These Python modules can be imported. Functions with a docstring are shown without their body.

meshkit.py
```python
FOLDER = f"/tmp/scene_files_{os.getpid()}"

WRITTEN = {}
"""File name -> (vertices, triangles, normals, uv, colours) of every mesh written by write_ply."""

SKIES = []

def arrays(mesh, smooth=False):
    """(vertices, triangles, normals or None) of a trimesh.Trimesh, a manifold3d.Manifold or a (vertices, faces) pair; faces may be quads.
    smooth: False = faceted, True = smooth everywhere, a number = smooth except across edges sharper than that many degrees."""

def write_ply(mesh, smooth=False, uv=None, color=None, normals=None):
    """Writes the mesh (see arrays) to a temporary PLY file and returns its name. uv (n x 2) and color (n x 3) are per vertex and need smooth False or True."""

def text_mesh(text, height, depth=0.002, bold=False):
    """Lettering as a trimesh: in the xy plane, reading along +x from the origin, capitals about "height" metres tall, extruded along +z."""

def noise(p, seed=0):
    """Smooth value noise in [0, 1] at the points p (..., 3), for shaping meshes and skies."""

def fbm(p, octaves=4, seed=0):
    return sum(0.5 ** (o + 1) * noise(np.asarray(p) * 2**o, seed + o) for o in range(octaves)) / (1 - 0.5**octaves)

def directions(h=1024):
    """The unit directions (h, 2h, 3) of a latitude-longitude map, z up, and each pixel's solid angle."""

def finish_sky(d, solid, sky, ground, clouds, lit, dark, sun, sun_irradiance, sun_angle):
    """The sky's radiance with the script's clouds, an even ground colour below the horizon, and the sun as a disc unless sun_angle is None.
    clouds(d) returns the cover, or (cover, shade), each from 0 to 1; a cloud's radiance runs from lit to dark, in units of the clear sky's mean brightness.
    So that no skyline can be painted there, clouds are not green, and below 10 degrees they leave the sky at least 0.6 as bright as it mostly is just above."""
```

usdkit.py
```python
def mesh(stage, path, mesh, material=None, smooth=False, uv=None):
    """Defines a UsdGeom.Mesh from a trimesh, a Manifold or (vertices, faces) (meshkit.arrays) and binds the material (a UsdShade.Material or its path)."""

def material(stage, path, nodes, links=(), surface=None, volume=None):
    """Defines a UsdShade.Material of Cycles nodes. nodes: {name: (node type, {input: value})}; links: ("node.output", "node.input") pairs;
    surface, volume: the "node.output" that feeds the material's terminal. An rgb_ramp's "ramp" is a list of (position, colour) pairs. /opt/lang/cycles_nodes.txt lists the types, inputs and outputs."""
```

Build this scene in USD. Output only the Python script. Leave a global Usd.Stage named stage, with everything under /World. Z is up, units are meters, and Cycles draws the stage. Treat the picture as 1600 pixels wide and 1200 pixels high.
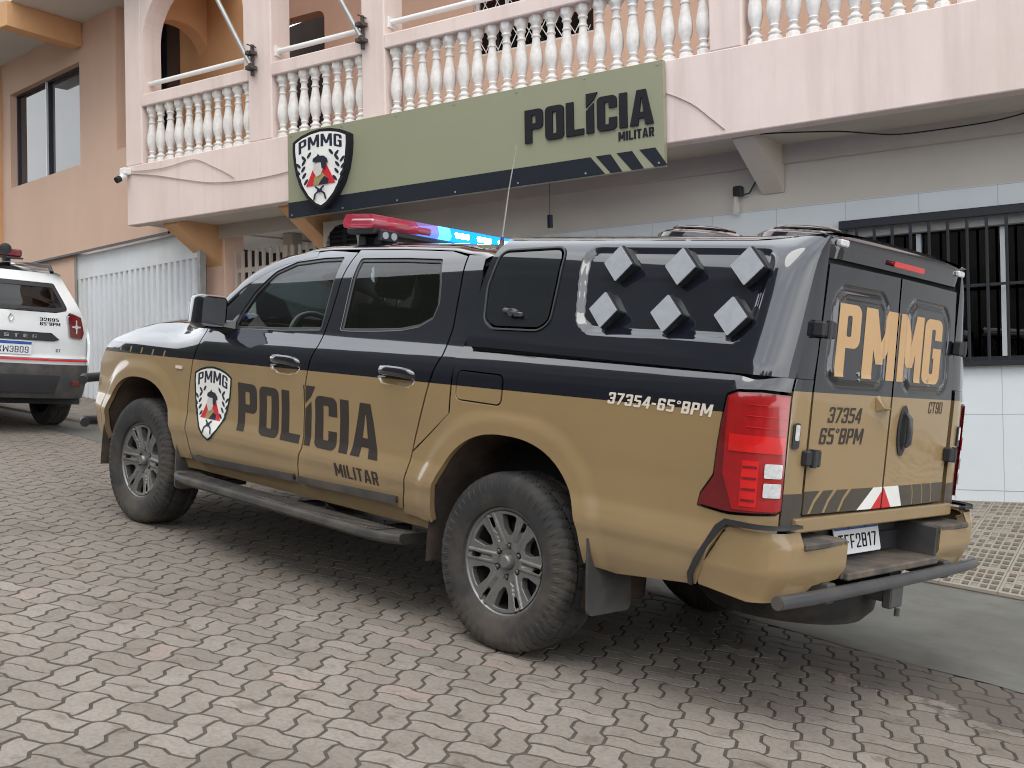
import math, random
import numpy as np
import shapely, shapely.affinity as aff
from shapely.geometry import Polygon, MultiPolygon, LineString, Point, box as sbox
from shapely.ops import unary_union
import trimesh, usdkit, meshkit
from pxr import Usd, UsdGeom, UsdLux, UsdShade, Gf, Sdf, Vt

# ---------------------------------------------------------------- stage, camera, sky, sun, exposure
stage = Usd.Stage.CreateInMemory()
UsdGeom.SetStageUpAxis(stage, 'Z')
UsdGeom.SetStageMetersPerUnit(stage, 1.0)
UsdGeom.Xform.Define(stage, '/World')
random.seed(7); rng = np.random.default_rng(7)

CAM_F, CAM_C = 1765.626, [2.624475, -4.891765, 1.12186]
CAM_R = np.array([[0.833683, 0.551954, -0.017887], [-0.021365, -0.000129, -0.999772], [-0.551831, 0.833874, 0.011685]])          # rows: right, down, forward
cam = UsdGeom.Camera.Define(stage, '/World/camera')
_m = np.eye(4); _m[0, :3] = CAM_R[0]; _m[1, :3] = -CAM_R[1]; _m[2, :3] = -CAM_R[2]; _m[3, :3] = CAM_C
cam.AddTransformOp().Set(Gf.Matrix4d(*_m.ravel().tolist()))
cam.CreateHorizontalApertureAttr(36.0)
cam.CreateVerticalApertureAttr(27.0)
cam.CreateFocalLengthAttr(36.0 * CAM_F / 1600)
cam.CreateClippingRangeAttr(Gf.Vec2f(0.05, 2000))
cam.CreateExposureAttr(1.12)

SUN_EL, SUN_AZ = math.radians(66), math.radians(170)       # azimuth = atan2(x, y) of the direction towards the sun
sd = np.array([math.sin(SUN_AZ) * math.cos(SUN_EL), math.cos(SUN_AZ) * math.cos(SUN_EL), math.sin(SUN_EL)])
sun = UsdLux.DistantLight.Define(stage, '/World/sun')
sun.CreateIntensityAttr(0.16); sun.CreateAngleAttr(40.0); sun.CreateNormalizeAttr(True)
sun.CreateColorAttr(Gf.Vec3f(1.0, 0.965, 0.92))
_z = sd; _x = np.cross([0, 0, 1], _z); _x /= np.linalg.norm(_x); _y = np.cross(_z, _x)
_m = np.eye(4); _m[0, :3], _m[1, :3], _m[2, :3] = _x, _y, _z
sun.AddTransformOp().Set(Gf.Matrix4d(*_m.ravel().tolist()))

LOOKS = '/World/Looks'
UsdGeom.Scope.Define(stage, LOOKS)
sky_mat = usdkit.material(stage, LOOKS + '/overcast_sky', {
    'sky': ('sky_texture', {'sky_type': 'single_scattering', 'sun_disc': False, 'sun_elevation': SUN_EL, 'sun_rotation': SUN_AZ, 'air_density': 1.0, 'aerosol_density': 2.0}),
    'co': ('texture_coordinate', {}),
    'map': ('mapping', {'scale': (1.0, 1.0, 2.6)}),
    'n': ('noise_texture', {'scale': 1.7, 'detail': 6.0, 'roughness': 0.55}),
    'cover': ('rgb_ramp', {'ramp': [(0.0, (.80, .80, .80)), (0.42, (.90, .90, .90)), (0.62, (1, 1, 1)), (1.0, (1, 1, 1))]}),
    'tone': ('rgb_ramp', {'ramp': [(0.25, (7.1, 7.6, 8.3)), (0.5, (9.5, 9.8, 10.2)), (0.75, (12.3, 12.4, 12.4))]}),
    'mix': ('mix', {}),
    'bg': ('background_shader', {'strength': 0.10})},
    [('co.generated', 'map.vector'), ('map.vector', 'n.vector'), ('n.fac', 'cover.fac'), ('n.fac', 'tone.fac'),
     ('cover.color', 'mix.fac'), ('sky.color', 'mix.color1'), ('tone.color', 'mix.color2'), ('mix.color', 'bg.color')], surface='bg.background')
sky = UsdLux.DomeLight.Define(stage, '/World/sky')
UsdShade.MaterialBindingAPI.Apply(sky.GetPrim()).Bind(sky_mat)
sky.GetPrim().SetCustomDataByKey('kind', 'structure')

# ---------------------------------------------------------------- frames: the street slopes, the building stands upright
M = np.array([[-0.978525, -0.167983, 0.119456], [0.171298, -0.985055, 0.017979], [0.114651, 0.038056, 0.992677]])               # street frame (truck forward, left, up) -> world
STREET = np.eye(4); STREET[:3, :3] = M.T      # row vectors
def street_at(x, y, z=0.0, yaw=0.0):
    c, s = math.cos(yaw), math.sin(yaw)
    r = np.eye(4); r[0, :3] = (c, s, 0); r[1, :3] = (-s, c, 0); r[3, :3] = (x, y, z)
    return r @ STREET
def street_to_world(v): return np.asarray(v, float) @ M.T
def ground_z(x, y): return -(M[0, 2] * x + M[1, 2] * y) / M[2, 2]

# ---------------------------------------------------------------- prims
_count = {}
def path_for(parent, name):
    k = f'{parent}/{name}'; n = _count.get(k, 0); _count[k] = n + 1
    return k if n == 0 else f'{k}_{n:03d}'
def keys(prim, label=None, category=None, group=None, kind=None):
    for k, v in (('label', label), ('category', category), ('group', group), ('kind', kind)):
        if v: prim.SetCustomDataByKey(k, v)
def thing(name, label=None, category=None, group=None, kind=None, mat=None, parent='/World'):
    x = UsdGeom.Xform.Define(stage, path_for(parent, name))
    if mat is not None: x.AddTransformOp().Set(Gf.Matrix4d(*np.asarray(mat, float).ravel().tolist()))
    keys(x.GetPrim(), label, category, group, kind)
    return str(x.GetPath())
def at(x, y, z, yaw=0.0):
    c, s = math.cos(yaw), math.sin(yaw); r = np.eye(4); r[0, :3] = (c, s, 0); r[1, :3] = (-s, c, 0); r[3, :3] = (x, y, z); return r
def obj(parent, name, mesh, mat, smooth=False, mtx=None, **cd):
    """one Mesh prim. mesh: trimesh / manifold / (v, f) / (v, f, normals)"""
    p = path_for(parent, name)
    if isinstance(mesh, (tuple, list)) and len(mesh) == 3:
        v, f, n = mesh
        m = UsdGeom.Mesh.Define(stage, p)
        m.CreatePointsAttr(Vt.Vec3fArray.FromNumpy(np.ascontiguousarray(v, np.float32)))
        m.CreateFaceVertexCountsAttr(Vt.IntArray.FromNumpy(np.full(len(f), 3, np.int32)))
        m.CreateFaceVertexIndicesAttr(Vt.IntArray.FromNumpy(np.ascontiguousarray(f, np.int32).ravel()))
        m.CreateSubdivisionSchemeAttr('none')
        m.CreateNormalsAttr(Vt.Vec3fArray.FromNumpy(np.ascontiguousarray(n, np.float32))); m.SetNormalsInterpolation('vertex')
        UsdShade.MaterialBindingAPI.Apply(m.GetPrim()).Bind(mat)
    else:
        m = usdkit.mesh(stage, p, mesh, mat, smooth=smooth)
    if mtx is not None: m.AddTransformOp().Set(Gf.Matrix4d(*np.asarray(mtx, float).ravel().tolist()))
    keys(m.GetPrim(), **cd)
    return p

# ---------------------------------------------------------------- mesh helpers
def cat(*ms):
    ms = [m for m in ms if m is not None]
    if all(isinstance(m, tuple) and len(m) == 3 for m in ms):
        V, F, N, k = [], [], [], 0
        for v, f, n in ms: V.append(v); F.append(np.asarray(f) + k); N.append(n); k += len(v)
        return np.vstack(V), np.vstack(F), np.vstack(N)
    return trimesh.util.concatenate(ms)
def box(x0, x1, y0, y1, z0, z1, b=0.0):
    """box with chamfered edges"""
    ext = np.array([x1 - x0, y1 - y0, z1 - z0], float); c = np.array([x0 + x1, y0 + y1, z0 + z1]) / 2.
    if b <= 0:
        m = trimesh.creation.box(ext); m.apply_translation(c); return m
    b = min(b, .45 * ext.min()); h = ext / 2
    pts = []
    for sx in (-1, 1):
        for sy in (-1, 1):
            for sz in (-1, 1):
                s = np.array([sx, sy, sz])
                for k in range(3):
                    q = h - b; q = q.copy(); q[k] = h[k]; pts.append(s * q)
    m = trimesh.convex.convex_hull(np.array(pts)); m.apply_translation(c); return m
def tube(pts, r, n=10, caps=True, up=(0, 0, 1.0)):
    """round bar along a polyline; r a number or one per point"""
    P = np.asarray(pts, float); k = len(P); R = np.full(k, r) if np.ndim(r) == 0 else np.asarray(r, float)
    T = np.gradient(P, axis=0) if k > 2 else np.repeat((P[1] - P[0])[None], 2, 0); T /= np.linalg.norm(T, axis=1, keepdims=True)
    u = np.array(up, float)
    if abs(T[0] @ u) > .95: u = np.array([1., 0, 0])
    V = []
    for i in range(k):
        a = u - T[i] * (u @ T[i]); a /= np.linalg.norm(a); b = np.cross(T[i], a); u = a
        t = np.linspace(0, 2 * np.pi, n, endpoint=False)
        V.append(P[i] + R[i] * (np.cos(t)[:, None] * a + np.sin(t)[:, None] * b))
    V = np.vstack(V); F = []
    for i in range(k - 1):
        for j in range(n):
            a, b, c, d = i * n + j, i * n + (j + 1) % n, (i + 1) * n + (j + 1) % n, (i + 1) * n + j
            F += [[a, b, c], [a, c, d]]
    if caps:
        V = np.vstack([V, P[0], P[-1]]); a, b = len(V) - 2, len(V) - 1
        for j in range(n): F += [[a, (j + 1) % n, j], [b, (k - 1) * n + j, (k - 1) * n + (j + 1) % n]]
    return trimesh.Trimesh(V, F, process=False)
def lathe(prof, n=24, mod=None, axis='z'):
    """prof: (r, h) pairs; mod(theta, i) scales the radius"""
    prof = np.asarray(prof, float); t = np.linspace(0, 2 * np.pi, n, endpoint=False); k = len(prof)
    V = []
    for i, (r, h) in enumerate(prof):
        rr = r * (mod(t, i) if mod else 1.0) * np.ones(n); V.append(np.stack([rr * np.cos(t), rr * np.sin(t), np.full(n, h)], 1))
    V = np.vstack(V); F = []
    j = np.arange(n); j1 = (j + 1) % n
    for i in range(k - 1):
        a, b, c, d = i * n + j, i * n + j1, (i + 1) * n + j1, (i + 1) * n + j
        F += [np.stack([a, b, c], 1), np.stack([a, c, d], 1)]
    m = trimesh.Trimesh(V, np.vstack(F), process=False)
    if axis == 'y':
        m.vertices = m.vertices[:, [0, 2, 1]] * [1, 1, -1]; 
    if axis == 'x':
        m.vertices = m.vertices[:, [2, 0, 1]]
    return m
def extrude(poly, h, z0=0.0):
    ms = []
    for g in getattr(poly, 'geoms', [poly]):
        if g.area < 1e-9: continue
        m = trimesh.creation.extrude_polygon(g, h, engine='earcut'); m.apply_translation([0, 0, z0]); ms.append(m)
    return cat(*ms)
def to_xz(m, y=0.0):
    """polygon extruded in (x, z): local z becomes -y (towards the viewer of a wall facing -y)"""
    v = m.vertices; m = trimesh.Trimesh(np.stack([v[:, 0], y - v[:, 2], v[:, 1]], 1), m.faces, process=False); return m
def wall_poly(poly, y_front, thick):
    """solid with outline poly in (x, z), front face at y_front, going back by thick"""
    return to_xz(extrude(poly, thick), y_front + thick)
def grid_mesh(P, closed_u=False):
    """P (nu, nv, 3) -> (v, f, n) with smooth normals"""
    nu, nv = P.shape[:2]; V = P.reshape(-1, 3)
    I = np.arange(nu * nv).reshape(nu, nv)
    if closed_u: I = np.vstack([I, I[:1]])
    a, b, c, d = I[:-1, :-1].ravel(), I[1:, :-1].ravel(), I[1:, 1:].ravel(), I[:-1, 1:].ravel()
    F = np.vstack([np.stack([a, b, c], 1), np.stack([a, c, d], 1)])
    return smooth_n(V, F)
def smooth_n(V, F):
    N = np.zeros_like(V, float); fn = np.cross(V[F[:, 1]] - V[F[:, 0]], V[F[:, 2]] - V[F[:, 0]])
    for k in range(3): np.add.at(N, F[:, k], fn)
    N /= np.maximum(np.linalg.norm(N, axis=1, keepdims=True), 1e-12)
    return V, F, N
def flip(m):
    v, f, n = m; return v, f[:, ::-1], -n
def mirror(m):
    """the other side: y -> -y"""
    if isinstance(m, tuple):
        v, f, n = m; s = np.array([1, -1, 1.]); return v * s, f[:, ::-1], n * s
    return trimesh.Trimesh(m.vertices * [1, -1, 1], m.faces[:, ::-1], process=False)
def sph(c, r, sub=2):
    m = trimesh.creation.icosphere(sub, r); m.apply_translation(c); return m
def rrect(x0, y0, x1, y1, r, q=6):
    r = min(r, .499 * min(x1 - x0, y1 - y0)); return sbox(x0 + r, y0 + r, x1 - r, y1 - r).buffer(r, quad_segs=q)
def poly_round(pts, r, q=6):
    p = Polygon(pts); return p.buffer(-r).buffer(2 * r, quad_segs=q).buffer(-r, quad_segs=q) if r > 0 else p

# a patch: a polygon in (u, v) laid on a surface P(u, v), with rolled edges
GU, GV = 0.03, 0.02
def _clip_grid(poly, gu, gv):
    """triangles (uv vertices, faces) of poly cut along the lines of a fixed grid"""
    x0, y0, x1, y1 = poly.bounds
    i0, i1, j0, j1 = math.floor(x0 / gu), math.ceil(x1 / gu), math.floor(y0 / gv), math.ceil(y1 / gv)
    II, JJ = np.meshgrid(np.arange(i0, i1), np.arange(j0, j1), indexing='ij'); II, JJ = II.ravel(), JJ.ravel()
    cells = shapely.box(II * gu, JJ * gv, (II + 1) * gu, (JJ + 1) * gv)
    shapely.prepare(poly)
    inside = shapely.contains_properly(poly, cells); hit = shapely.intersects(poly, cells) & ~inside
    V, F, k = [], [], 0
    for i, j in zip(II[inside], JJ[inside]):
        V += [(i * gu, j * gv), ((i + 1) * gu, j * gv), ((i + 1) * gu, (j + 1) * gv), (i * gu, (j + 1) * gv)]
        F += [(k, k + 1, k + 2), (k, k + 2, k + 3)]; k += 4
    if hit.any():
        for g in shapely.intersection(poly, cells[hit]):
            if g.is_empty: continue
            for q in getattr(g, 'geoms', [g]):
                if q.geom_type != 'Polygon' or q.area < 1e-10: continue
                for t in shapely.constrained_delaunay_triangles(q).geoms:
                    c = np.array(t.exterior.coords)[:3]
                    V += [tuple(x) for x in c]; F.append((k, k + 1, k + 2)); k += 3
    V = np.array(V, float).reshape(-1, 2); F = np.array(F, int).reshape(-1, 3)
    if len(V) == 0: return V, F
    u, inv = np.unique(np.round(V, 6), axis=0, return_inverse=True); F = inv.ravel()[F]
    F = F[(F[:, 0] != F[:, 1]) & (F[:, 1] != F[:, 2]) & (F[:, 0] != F[:, 2])]
    return u, F
def surf_normal(surf, uv, sign):
    e = 1e-4; du = surf(uv[:, 0] + e, uv[:, 1]) - surf(uv[:, 0] - e, uv[:, 1]); dv = surf(uv[:, 0], uv[:, 1] + e) - surf(uv[:, 0], uv[:, 1] - e)
    n = np.cross(du, dv) * sign; return n / np.maximum(np.linalg.norm(n, axis=1, keepdims=True), 1e-12)
def patch(poly, surf, sign=1, off=0.0, thick=0.02, edge=0.004, gu=None, gv=None, gap=0.0):
    """poly in (u, v) of surf -> (v, f, n). off raises it along the normal; edge rolls its rim over; thick gives it a wall"""
    gu, gv = gu or GU, gv or GV
    if gap: poly = poly.buffer(-gap, join_style=2)
    parts = []
    for g in getattr(poly, 'geoms', [poly]):
        if g.geom_type != 'Polygon' or g.area < 1e-8: continue
        inner = g.buffer(-edge, join_style=2) if edge > 0 else g
        for q in getattr(inner, 'geoms', [inner]):
            if q.is_empty or q.area < 1e-8: continue
            uv, F = _clip_grid(q, gu, gv)
            if len(F) == 0: continue
            N = surf_normal(surf, uv, sign); V = surf(uv[:, 0], uv[:, 1]) + N * off
            fn = np.cross(V[F[:, 1]] - V[F[:, 0]], V[F[:, 2]] - V[F[:, 0]]); bad = np.einsum('ij,ij->i', fn, N[F[:, 0]]) < 0
            F = F.copy(); F[bad] = F[bad][:, ::-1]
            parts.append((V, F, N))
            if thick <= 0: continue
            for ring in [q.exterior, *q.interiors]:
                ln = ring.length; k = max(4, int(ln / .02)); base = np.array(ring.coords)[:-1]
                d = sorted(set([ring.project(Point(c)) for c in base]) | set(np.linspace(0, ln, k, endpoint=False)))
                d = [x for i, x in enumerate(d) if i == 0 or x - d[i - 1] > 1e-5]
                R = np.array([ring.interpolate(x).coords[0] for x in d]); T = np.roll(R, -1, 0) - np.roll(R, 1, 0)
                nn = np.stack([T[:, 1], -T[:, 0]], 1); nn /= np.maximum(np.linalg.norm(nn, axis=1, keepdims=True), 1e-12)
                ccw = ring.is_ccw; outw = 1 if ccw else -1
                # outward = away from the material: for the exterior outwards, for a hole inwards
                nn *= outw
                if ring is not q.exterior: nn *= -1
                Q = R + nn * edge
                nr, nq = surf_normal(surf, R, sign), surf_normal(surf, Q, sign)
                pr = surf(R[:, 0], R[:, 1]) + nr * off; po = surf(Q[:, 0], Q[:, 1])
                lat = po - surf(R[:, 0], R[:, 1]) if edge > 0 else surf(*(R + nn * 1e-4).T) - surf(R[:, 0], R[:, 1])
                lat /= np.maximum(np.linalg.norm(lat, axis=1, keepdims=True), 1e-12)
                p1 = po + nq * (off - .8 * edge); p2 = po + nq * (off - thick)
                n1 = lat * .75 + nr * .66; n1 /= np.linalg.norm(n1, axis=1, keepdims=True)
                rows, norms = [pr, p1, p1, p2], [nr, n1, lat, lat]
                m = len(R); VV = np.vstack(rows); NN = np.vstack(norms); ff = []
                j = np.arange(m); j1 = (j + 1) % m
                for a in (0, 2):
                    A, B, C, D = a * m + j, a * m + j1, (a + 1) * m + j1, (a + 1) * m + j
                    ff += [np.stack([A, B, C], 1), np.stack([A, C, D], 1)]
                FF = np.vstack(ff); fn = np.cross(VV[FF[:, 1]] - VV[FF[:, 0]], VV[FF[:, 2]] - VV[FF[:, 0]])
                bad = np.einsum('ij,ij->i', fn, NN[FF[:, 0]] + NN[FF[:, 2]]) < 0; FF[bad] = FF[bad][:, ::-1]
                parts.append((VV, FF, NN))
    return cat(*parts) if parts else None
# ---------------------------------------------------------------- materials
def pbr(name, color, rough=.5, metal=0., coat=0., coat_rough=.03, vary=.08, scale=6., bump=0., bump_scale=60., dirt=None, dirt_amt=.5, dirt_scale=3., spec=.5, isl=0., rvary=.0, coords='object', stretch=(1, 1, 1), streak=None, streak_amt=.5, **kw):
    """one surface: colour with soft mottling, optional dirt patches, fine relief and per-piece tone"""
    c = np.array(color, float)
    n = {'co': ('texture_coordinate', {}), 'mp': ('mapping', {'scale': stretch}), 'n1': ('noise_texture', {'scale': scale, 'detail': 5., 'roughness': .6}),
         'tone': ('rgb_ramp', {'ramp': [(.25, tuple(c * (1 - vary))), (.75, tuple(np.minimum(c * (1 + vary), 1)))]}),
         'p': ('principled_bsdf', {'roughness': rough, 'metallic': metal, 'coat_weight': coat, 'coat_roughness': coat_rough, 'specular_ior_level': spec, **kw})}
    src = {'object': 'co.object', 'generated': 'co.generated'}[coords]
    l = [(src, 'mp.vector'), ('mp.vector', 'n1.vector'), ('n1.fac', 'tone.fac')]; out = 'tone.color'
    if isl:
        n['g'] = ('geometry', {}); n['ir'] = ('map_range', {'from_min': 0., 'from_max': 1., 'to_min': 1 - isl, 'to_max': 1 + isl})
        n['im'] = ('hsv', {'hue': .5, 'saturation': 1., 'fac': 1.})
        l += [('g.random_per_island', 'ir.value'), ('ir.result', 'im.value'), (out, 'im.color')]; out = 'im.color'
    if dirt is not None:
        n['n2'] = ('noise_texture', {'scale': dirt_scale, 'detail': 6., 'roughness': .65}); n['dr'] = ('rgb_ramp', {'ramp': [(.42, (0, 0, 0)), (.68, (dirt_amt,) * 3)]})
        n['dm'] = ('mix', {'color2': tuple(dirt)}); l += [('mp.vector', 'n2.vector'), ('n2.fac', 'dr.fac'), ('dr.color', 'dm.fac'), (out, 'dm.color1')]; out = 'dm.color'
    if streak is not None:
        n['m4'] = ('mapping', {'scale': (5.5, 5.5, .32)}); n['n4'] = ('noise_texture', {'scale': 1.0, 'detail': 5., 'roughness': .6}); n['r4'] = ('rgb_ramp', {'ramp': [(.50, (0, 0, 0)), (.72, (streak_amt,) * 3)]}); n['x4'] = ('mix', {'color2': tuple(streak)})
        l += [(src, 'm4.vector'), ('m4.vector', 'n4.vector'), ('n4.fac', 'r4.fac'), ('r4.color', 'x4.fac'), (out, 'x4.color1')]; out = 'x4.color'
    l.append((out, 'p.base_color'))
    if rvary:
        n['rr'] = ('map_range', {'from_min': .3, 'from_max': .7, 'to_min': max(0, rough - rvary), 'to_max': min(1, rough + rvary)}); l += [('n1.fac', 'rr.value'), ('rr.result', 'p.roughness')]
    if bump:
        n['n3'] = ('noise_texture', {'scale': bump_scale, 'detail': 4.}); n['b'] = ('bump', {'strength': 1., 'distance': bump}); l += [('mp.vector', 'n3.vector'), ('n3.fac', 'b.height'), ('b.normal', 'p.normal')]
    return usdkit.material(stage, f'{LOOKS}/{name}', n, l, surface='p.BSDF')

TAN, BLK = (.238, .160, .074), (.004, .0044, .0072)
def two_tone(name, a, b, tan=TAN, blk=BLK, dust=True):
    """livery paint: black above the line z = a + b x, tan below; road dust builds up towards the sills"""
    n = {'co': ('texture_coordinate', {}), 'sx': ('separate_xyz', {}), 'bx': ('math', {'math_type': 'multiply', 'value2': b}), 'dz': ('math', {'math_type': 'subtract'}),
         'gt': ('math', {'math_type': 'greater_than', 'value2': a}), 'n1': ('noise_texture', {'scale': 2.2, 'detail': 4.}),
         'tt': ('rgb_ramp', {'ramp': [(.3, tuple(np.array(tan) * .95)), (.7, tuple(np.array(tan) * 1.05))]}), 'm': ('mix', {'color2': blk}),
         'dl': ('map_range', {'from_min': .42, 'from_max': .78, 'to_min': .62, 'to_max': 0., 'clamp': True}), 'n2': ('noise_texture', {'scale': 5., 'detail': 6., 'roughness': .7}),
         'dn': ('map_range', {'from_min': .35, 'from_max': .7, 'to_min': .25, 'to_max': 1., 'clamp': True}), 'df': ('math', {'math_type': 'multiply'}), 'dm': ('mix', {'color2': (.20, .155, .105)}),
         'rr': ('map_range', {'from_min': 0., 'from_max': .5, 'to_min': .38, 'to_max': .7, 'clamp': True}), 'cw': ('map_range', {'from_min': 0., 'from_max': .4, 'to_min': 1., 'to_max': .2, 'clamp': True}),
         'n3': ('noise_texture', {'scale': 1.6, 'detail': 1.}), 'bm': ('bump', {'strength': .12, 'distance': .004}),
         'rb': ('mix_float', {'b': .06}), 'p': ('principled_bsdf', {'coat_roughness': .025, 'roughness': .4, 'coat_ior': 1.6})}
    l = [('co.object', 'sx.vector'), ('sx.x', 'bx.value1'), ('sx.z', 'dz.value1'), ('bx.value', 'dz.value2'), ('dz.value', 'gt.value1'), ('co.object', 'n1.vector'), ('n1.fac', 'tt.fac'),
         ('gt.value', 'm.fac'), ('tt.color', 'm.color1'), ('sx.z', 'dl.value'), ('co.object', 'n2.vector'), ('n2.fac', 'dn.value'), ('dl.result', 'df.value1'), ('dn.result', 'df.value2'),
         ('df.value', 'dm.fac'), ('m.color', 'dm.color1'), ('dm.color', 'p.base_color'), ('df.value', 'rr.value'), ('rr.result', 'rb.a'), ('gt.value', 'rb.fac'), ('rb.result', 'p.roughness'), ('df.value', 'cw.value'), ('cw.result', 'p.coat_weight'),
         ('co.object', 'n3.vector'), ('n3.fac', 'bm.height'), ('bm.normal', 'p.coat_normal')]
    return usdkit.material(stage, f'{LOOKS}/{name}', n, l, surface='p.BSDF')
def pane(name, tint, rough=0.0, ior=1.5):
    return usdkit.material(stage, f'{LOOKS}/{name}', {'t': ('transparent_bsdf', {'color': tint}), 'g': ('glossy_bsdf', {'color': (1, 1, 1), 'roughness': rough}), 'f': ('fresnel', {'IOR': ior}), 'm': ('mix_closure', {})},
                           [('f.fac', 'm.fac'), ('t.BSDF', 'm.closure1'), ('g.BSDF', 'm.closure2')], surface='m.closure')
def glow(name, color, strength):
    return usdkit.material(stage, f'{LOOKS}/{name}', {'e': ('emission', {'color': color, 'strength': strength})}, [], surface='e.emission')

m_side = two_tone('paint_side', 1.1215, -0.0262)
m_rear = two_tone('paint_rear', 1.247, 0.0)
m_gloss_black = pbr('paint_gloss_black', BLK, .06, coat=1., coat_rough=.015, vary=.05, coat_ior=1.62)
m_tan = pbr('paint_tan', TAN, .4, coat=.8, coat_rough=.06, vary=.05, dirt=(.2, .155, .105), dirt_amt=.25)
m_plastic = pbr('plastic_black', (.018, .018, .02), .45, vary=.12, scale=30., bump=.0006, bump_scale=400.)
m_plastic_dusty = pbr('plastic_dusty', (.040, .039, .039), .5, vary=.2, scale=8., dirt=(.13, .105, .08), dirt_amt=.55, dirt_scale=5., bump=.0006, bump_scale=300.)
m_tread_plate = pbr('step_tread', (.05, .045, .04), .7, vary=.25, scale=9., dirt=(.17, .13, .095), dirt_amt=.8, dirt_scale=6.)
m_dark = pbr('dark_inside', (.012, .012, .013), .8, vary=.1)
m_liner = pbr('wheel_liner', (.035, .025, .02), .9, vary=.35, scale=5., dirt=(.13, .085, .06), dirt_amt=.8, dirt_scale=3.)
m_rubber = pbr('tyre_rubber', (.018, .017, .017), .75, vary=.25, scale=7., dirt=(.10, .082, .062), dirt_amt=.55, dirt_scale=4.5, bump=.0005, bump_scale=220.)
m_alloy = pbr('alloy_grey', (.185, .182, .178), .40, metal=.6, vary=.12, scale=9., dirt=(.16, .135, .105), dirt_amt=.35, dirt_scale=8.)
m_alloy_dark = pbr('alloy_shadow', (.02, .02, .021), .6, metal=.2, vary=.2)
m_chrome = pbr('chrome', (.75, .76, .78), .12, metal=1., vary=.03)
m_steel = pbr('painted_steel_grey', (.036, .037, .040), .4, vary=.15, coat=.3, dirt=(.15, .12, .09), dirt_amt=.3)
m_letter_brown = pbr('vinyl_brown_black', (.020, .015, .012), .45, vary=.12, scale=12.)
m_letter_tan = pbr('vinyl_tan', (.50, .315, .155), .45, vary=.05)
m_letter_pale = pbr('vinyl_pale', (.62, .55, .47), .45, vary=.08)
m_white_v = pbr('vinyl_white', (.74, .73, .69), .4, vary=.06)
m_black_v = pbr('vinyl_black', (.009, .009, .012), .6, vary=.05, spec=.25)
m_navy_v = pbr('vinyl_navy', (.011, .014, .028), .4, vary=.05)
m_red_v = pbr('vinyl_red', (.52, .022, .028), .4, vary=.06)
m_khaki_v = pbr('vinyl_khaki', (.30, .235, .10), .4, vary=.06)
m_skin_v = pbr('vinyl_pale_grey', (.55, .52, .47), .4, vary=.06)
m_gold_v = pbr('vinyl_olive_edge', (.20, .19, .09), .4, vary=.06)
m_band_brown = pbr('vinyl_dark_olive', (.036, .030, .022), .38, vary=.12, coat=.3)
m_redlamp = pbr('lamp_red', (.27, .005, .007), .12, vary=.12, scale=20., coat=1., spec=.6, subsurface_weight=.0)
m_redlamp_dark = pbr('lamp_dark_red', (.10, .006, .008), .12, vary=.15, scale=20., coat=1.)
m_redlamp_bright = pbr('lamp_bright_red', (.50, .010, .010), .15, vary=.1, scale=20., coat=1.)
m_clearlamp = pbr('lamp_clear', (.62, .62, .62), .1, vary=.25, scale=60., coat=1., metal=.3)
m_amber = pbr('lamp_pale_amber', (.70, .58, .46), .2, vary=.1, coat=1.)
m_gl_front = pane('window_glass', (.76, .82, .79))
m_gl_rear = pane('window_glass_tinted', (.55, .60, .58))
m_gl_dark = pane('window_glass_dark', (.05, .055, .06), ior=1.5)
m_mirror = pbr('mirror_glass', (.3, .3, .31), .02, metal=1., vary=.01)
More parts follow.
